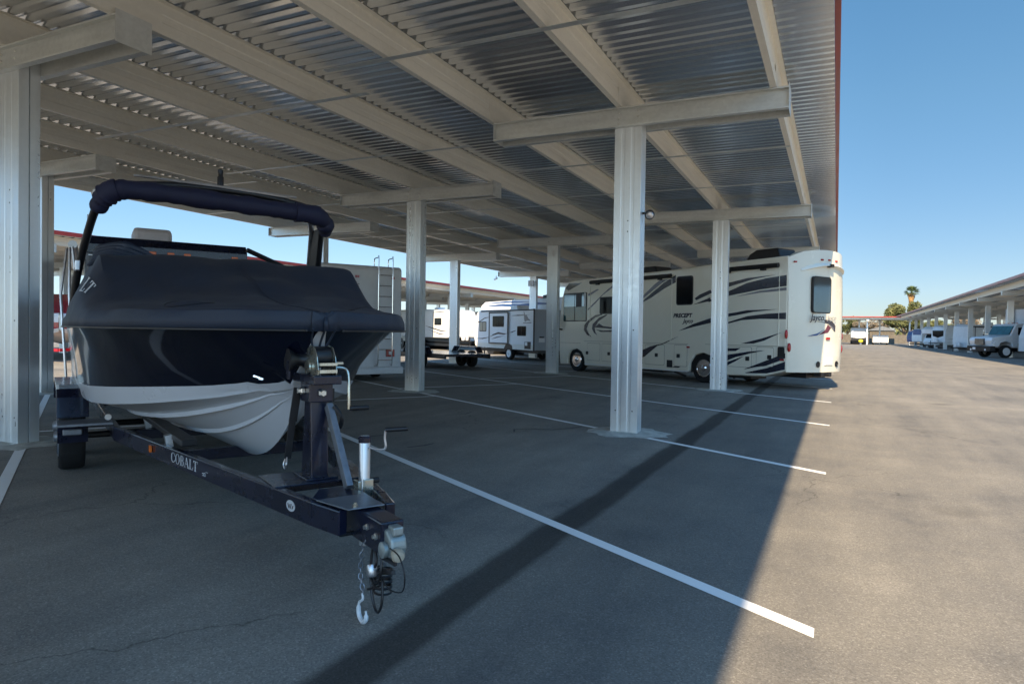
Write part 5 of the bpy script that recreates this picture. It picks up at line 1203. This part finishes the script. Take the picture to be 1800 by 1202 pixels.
td = camper('camper', 'pale class C camper between the wide-window trailer and the blue boat', 'camper', (12.1, 113.5, 0), RR, [(0, .9), (.2, .5), (7, .5), (7, 3.1), (.3, 3.1), (-.3, 2.7), (-.2, 2.1), (.5, 2.0), (.3, 1.5)], 2.4, M_GREYWHITE, windows=((.6, 1.5, 1.5, 2.0),), wheels=(1.2, 5.5), ac=(4, 3.1))
MB().prism([(.28, 1.45), (.46, 1.98), (.42, 2.0), (.22, 1.48)], 'y', -.95, .95).build('windscreen', M_GLASS, td)
tc_ = camper('travel_trailer', 'blue and silver rounded travel trailer near the far end of the right canopy', 'travel trailer', (11.9, 127.0, 0), RR, boxy(7, 3.0, .8, .7), 2.45, M_GREYWHITE, windows=((1.5, 2.5, 1.6, 2.2),), wheels=(3.5, 4.4), stripes=(([(.3, 1.8), (3, 2.2), (6, 2.6)], .25, M_BLUECAP),), bevel=.12)
MB().prism([(-1.15, 1.6), (1.15, 1.6), (1.0, 2.8), (-1.0, 2.8)], 'x', -.02, .6).build('blue_cap', M_BLUECAP, tc_, bevel=.15)
te = camper('travel_trailer', 'dark blue capped trailer, last under the right canopy', 'travel trailer', (11.9, 136.0, 0), RR, boxy(6, 2.8, .7, .8), 2.45, M_BLUECAP, windows=((1.5, 2.5, 1.6, 2.2),), wheels=(3.0, 3.9), bevel=.15)

# ------------------------------------------------------------------ end of the aisle
ww = camper('travel_trailer', 'small white rounded trailer beneath the far canopy, just right of the motorhome', 'travel trailer', (4.0, 145.5, 0), pi / 2, boxy(6, 3.3, 1.1, .9), 2.9, M_WHITE, wheels=(3,), bevel=.35)
MB().prism([(-1.0, 2.5), (1.0, 2.5), (.9, 2.75), (-.9, 2.75)], 'x', -.06, .2).build('front_window', M_STEELGREY, ww)
MB().prism([(-1.44, .7), (1.44, .7), (1.3, 1.35), (0, 1.1), (-1.3, 1.35)], 'x', -.09, .4).build('dark_skirt', M_BLACK, ww)
wb = thing('enclosed_trailer', 'small square white cargo trailer under the far canopy', 'trailer', (7.75, 147, 0), pi / 2)
MB().box(0, 4, -1.35, 1.35, .4, 1.85).build('body', M_WHITE, wb, bevel=.06); wheel(wb, 2, 1.2, .4, .25, 1); wheel(wb, 2, -1.2, .4, .25, -1)
MB().box(-1.0, 0, -.06, .06, .45, .55).build('hitch_frame', M_BLACK, wb)
shd = thing('shed', 'low grey-roofed shed behind the small square cargo trailer', 'shed', (9.0, 166, 0), 0)
MB().box(-2.4, 2.4, 0, 4, 0, 2.9).build('wall', M_FENCE, shd); MB().prism([(-2.6, 2.9), (2.6, 2.9), (2.6, 3.05), (0, 3.9), (-2.6, 3.05)], 'y', -.3, 4.3).build('roof', M_STEELGREY, shd)
yb_ = thing('hydrant', 'yellow round-topped hydrant beside the far end of the aisle', 'hydrant', (4.05, 137, 0))
MB().lathe([(.22, 0), (.22, .25), (.16, .3), (.16, .5)], (0, 0, 0), (0, 0, 1), 14).build('base', M_STEELGREY, yb_, smooth=True)
MB().lathe([(.15, .45), (.34, .55), (.40, .72), (.34, .90), (.15, 1.0), (.02, 1.02)], (0, 0, 0), (0, 0, 1), 16).build('cap', M_YELLOW, yb_, smooth=True)
fn_ = thing('fence', 'weathered brown board fence behind the far canopy', 'fence', (-20, 178, 0))
for i in range(26):
    MB().box(i * 3.0, i * 3.0 + .15, -.1, .05, 0, 2.3).build('post', M_FENCE, fn_)
pn = MB()
for i in range(390): pn.box(i * .2, i * .2 + .185, .05, .08, .05, 2.05 + .04 * sin(i * 1.7))
pn.build('board_panel', M_FENCE, fn_)

# ------------------------------------------------------------------ trees
def crown(seed, rx, ry, rz_, cz, n, leaf, lumps=9):
    rng = random.Random(seed); b = MB()
    cs = []
    for i in range(lumps):
        a = rng.uniform(0, 2 * pi); e = rng.uniform(-.5, 1); r_ = rng.uniform(.3, .75)
        cs.append((Vector((rx * r_ * cos(a), ry * r_ * sin(a), cz + rz_ * e * .6)), rng.uniform(.28, .5)))
    for i in range(n):
        c, q = rng.choice(cs)
        d_ = Vector((rng.gauss(0, 1), rng.gauss(0, 1), rng.gauss(0, 1))).normalized() * (rng.random() ** .35)
        p = c + Vector((d_.x * rx * q, d_.y * ry * q, d_.z * rz_ * q))
        u = Vector((rng.gauss(0, 1), rng.gauss(0, 1), rng.gauss(0, 1))).normalized(); v = u.orthogonal().normalized(); s_ = leaf * rng.uniform(.6, 1.3)
        b.add([p + u * s_, p + v * s_ * .6, p - u * s_, p - v * s_ * .6], [(0, 1, 2, 3)])
    return b
def tree(name, label, loc, h, rx, mat, seed, n=2600, leaf=.28, group=None, tr=.3):
    t = thing(name, label, 'tree', loc, 0, group); rng = random.Random(seed)
    b = MB().tube([(0, 0, 0), (.1, 0, h * .25), (0, .15, h * .5), (.2, 0, h * .75)], [tr, tr * .8, tr * .6, tr * .2], 8)
    for i in range(6):
        a = rng.uniform(0, 2 * pi); b.tube([(0, 0, h * .3), (rx * .3 * cos(a), rx * .3 * sin(a), h * .5), (rx * .6 * cos(a), rx * .6 * sin(a), h * .72)], [tr * .45, tr * .3, tr * .08], 6)
    b.build('trunk', M_BARK, t, smooth=True)
    crown(seed, rx, rx, h * .42, h * .62, n, leaf).build('crown', mat, t, fixn=False)
    return t
tree('broadleaf_tree', 'tall rounded olive green tree rising above the far canopy roof', (16.0, 205, 0), 10.8, 4.3, M_LEAFA, 11, 4600, .34)
tree('broadleaf_tree', 'yellow-green tree beneath the end of the right canopy', (15.2, 190, 0), 7.4, 5.4, M_LEAFA, 12, 4200, .30)
tree('broadleaf_tree', 'green tree seen between the right canopy columns', (24, 196, 0), 5.6, 5.0, M_LEAFA, 17, 3600, .30)
tree('bare_tree', 'dry brown tree behind the white cargo trailer', (10.0, 199, 0), 6.6, 3.6, M_LEAFB, 13, 1500, .20, tr=.2)
tree('bare_tree', 'thin dry brown tree left of the first far canopy column', (6.2, 201, 0), 6.0, 3.2, M_LEAFB, 14, 1100, .18, tr=.2)
tree('broadleaf_tree', 'dull green tree right behind the small rounded trailer', (2.6, 203, 0), 6.6, 3.6, M_LEAFA, 15, 1900, .26)
tree('bare_tree', 'orange-brown tree showing through the right canopy openings', (30, 200, 0), 7.5, 4.5, M_LEAFB, 18, 2200, .26)
# fan palm
pt = thing('fan_palm', 'tall fan palm with green crown and orange dry skirt against the sky', 'palm tree', (21.6, 250, 0))
MB().tube([(0, 0, 0), (.15, 0, 6), (0, 0, 12), (.1, 0, 16.0)], [.45, .34, .30, .30], 10).build('trunk', M_BARK, pt, smooth=True)
rng = random.Random(5); b = MB(); dd = MB()
for i in range(80):
    a = rng.uniform(0, 2 * pi); e = rng.uniform(-.25, 1.35); L_ = rng.uniform(1.9, 2.6)
    d_ = Vector((cos(a) * cos(e), sin(a) * cos(e), sin(e))); p = Vector((.1, 0, 16.1)); c = p + d_ * L_ * .5; side = d_.cross(Vector((0, 0, 1))).normalized()
    for k in range(9):
        f_ = (k - 4) / 4; tip = c + (d_ * cos(f_ * 1.1) + side * sin(f_ * 1.1)) * L_ * .62 + Vector((0, 0, -.35 * abs(f_) - .2))
        b.add([c, c + side * .16 + d_ * .4, tip, c - side * .16 + d_ * .4], [(0, 1, 2, 3)])
    b.add([p + side * .03, p - side * .03, c - side * .03, c + side * .03], [(0, 1, 2, 3)])
for i in range(150):
    a = rng.uniform(0, 2 * pi); z = rng.uniform(12.4, 15.8); r_ = .40 + .85 * ((z - 12.2) / 3.6) ** 1.1 * rng.uniform(.6, 1.1)
    q = Vector((cos(a), sin(a), 0)); s_ = Vector((-sin(a), cos(a), 0)) * .22
    dd.add([q * .3 + Vector((0, 0, z + .5)), q * r_ + s_ + Vector((0, 0, z)), q * r_ * .9 + Vector((0, 0, z - .9)), q * r_ - s_ + Vector((0, 0, z))], [(0, 1, 2, 3)])
b.build('crown', M_PALM, pt, fixn=False); dd.build('dry_skirt', M_PALMDEAD, pt, fixn=False)
# far tree line: one mass
rng = random.Random(21); b = MB()
for i in range(9000):
    x_ = rng.uniform(-420, 420); y_ = 330 + rng.uniform(-12, 12); hh = 3.5 + 3 * noise.noise(Vector((x_ * .03, 0, 0))) + 2 * noise.noise(Vector((x_ * .13, 3, 0)))
    z = rng.uniform(0, 1) * max(2, hh + 2); s_ = rng.uniform(.5, 1.2); u = Vector((rng.gauss(0, 1), rng.gauss(0, 1), rng.gauss(0, 1))).normalized(); v = u.orthogonal()
    p = Vector((x_, y_, z)); b.add([p + u * s_, p + v * s_, p - u * s_, p - v * s_], [(0, 1, 2, 3)])
tag(b.build('distant_trees', M_LEAFA, fixn=False), 'distant line of low trees beyond the lot', 'trees', kind='stuff')
rng = random.Random(22); b = MB()
for i in range(5000):
    y_ = rng.uniform(-60, 330); x_ = -190 + rng.uniform(-6, 6); hh = 3.0 + 2 * noise.noise(Vector((y_ * .05, 9, 0)))
    z = rng.uniform(0, 1) * max(1.5, hh); s_ = rng.uniform(.5, 1.1); u = Vector((rng.gauss(0, 1), rng.gauss(0, 1), rng.gauss(0, 1))).normalized(); v = u.orthogonal()
    p = Vector((x_, y_, z)); b.add([p + u * s_, p + v * s_, p - u * s_, p - v * s_], [(0, 1, 2, 3)])
tag(b.build('distant_trees', M_LEAFB, fixn=False), 'distant low scrub beyond the far left canopy', 'trees', kind='stuff')

# ------------------------------------------------------------------ small things on the canopy
fl = thing('security_lamp', 'small round security lamp on a bracket at the right side of the nearest tall column', 'lamp', (-2.64, 9.78, 3.30))
MB().bar((0, 0, .0), (.10, 0, .0), .03, .03).build('bracket', M_BLACK, fl)
MB().lathe([(.02, 0), (.06, .03), (.075, .09), (.06, .13)], (.09, .03, -.01), (.35, -1, -.35), 16).build('lamp_housing', M_BLACK, fl, smooth=True)
MB().lathe([(.055, .131), (.04, .15), (.005, .155)], (.09, .03, -.01), (.35, -1, -.35), 16).build('lens', M_ALU, fl, smooth=True)
cm = thing('security_camera', 'small white security camera hanging from the end of a far beam', 'camera', (-18.12, 34.75, 4.78))
MB().bar((0, 0, 0), (0, 0, -.16), .04, .04).build('bracket', M_WHITE, cm)
MB().bar((-.12, 0, -.22), (.12, -.12, -.14), .09, .09).build('camera_body', M_WHITE, cm, bevel=.01)
jb = thing('junction_box', 'grey electrical box high on the far thin column beside the motorhome', 'electrical box', (-15.75, 34.62, 4.28))
MB().box(-.16, .16, -.14, 0, -.16, .16).build('box', M_GREYWHITE, jb, bevel=.01)
tg = thing('column_tag', 'small pale tag on the column before the motorhome nose', 'tag', (-9.28, 22.245, 4.36))
MB().box(-.03, .03, -.008, 0, -.12, .12).build('plate', M_WHITE, tg)
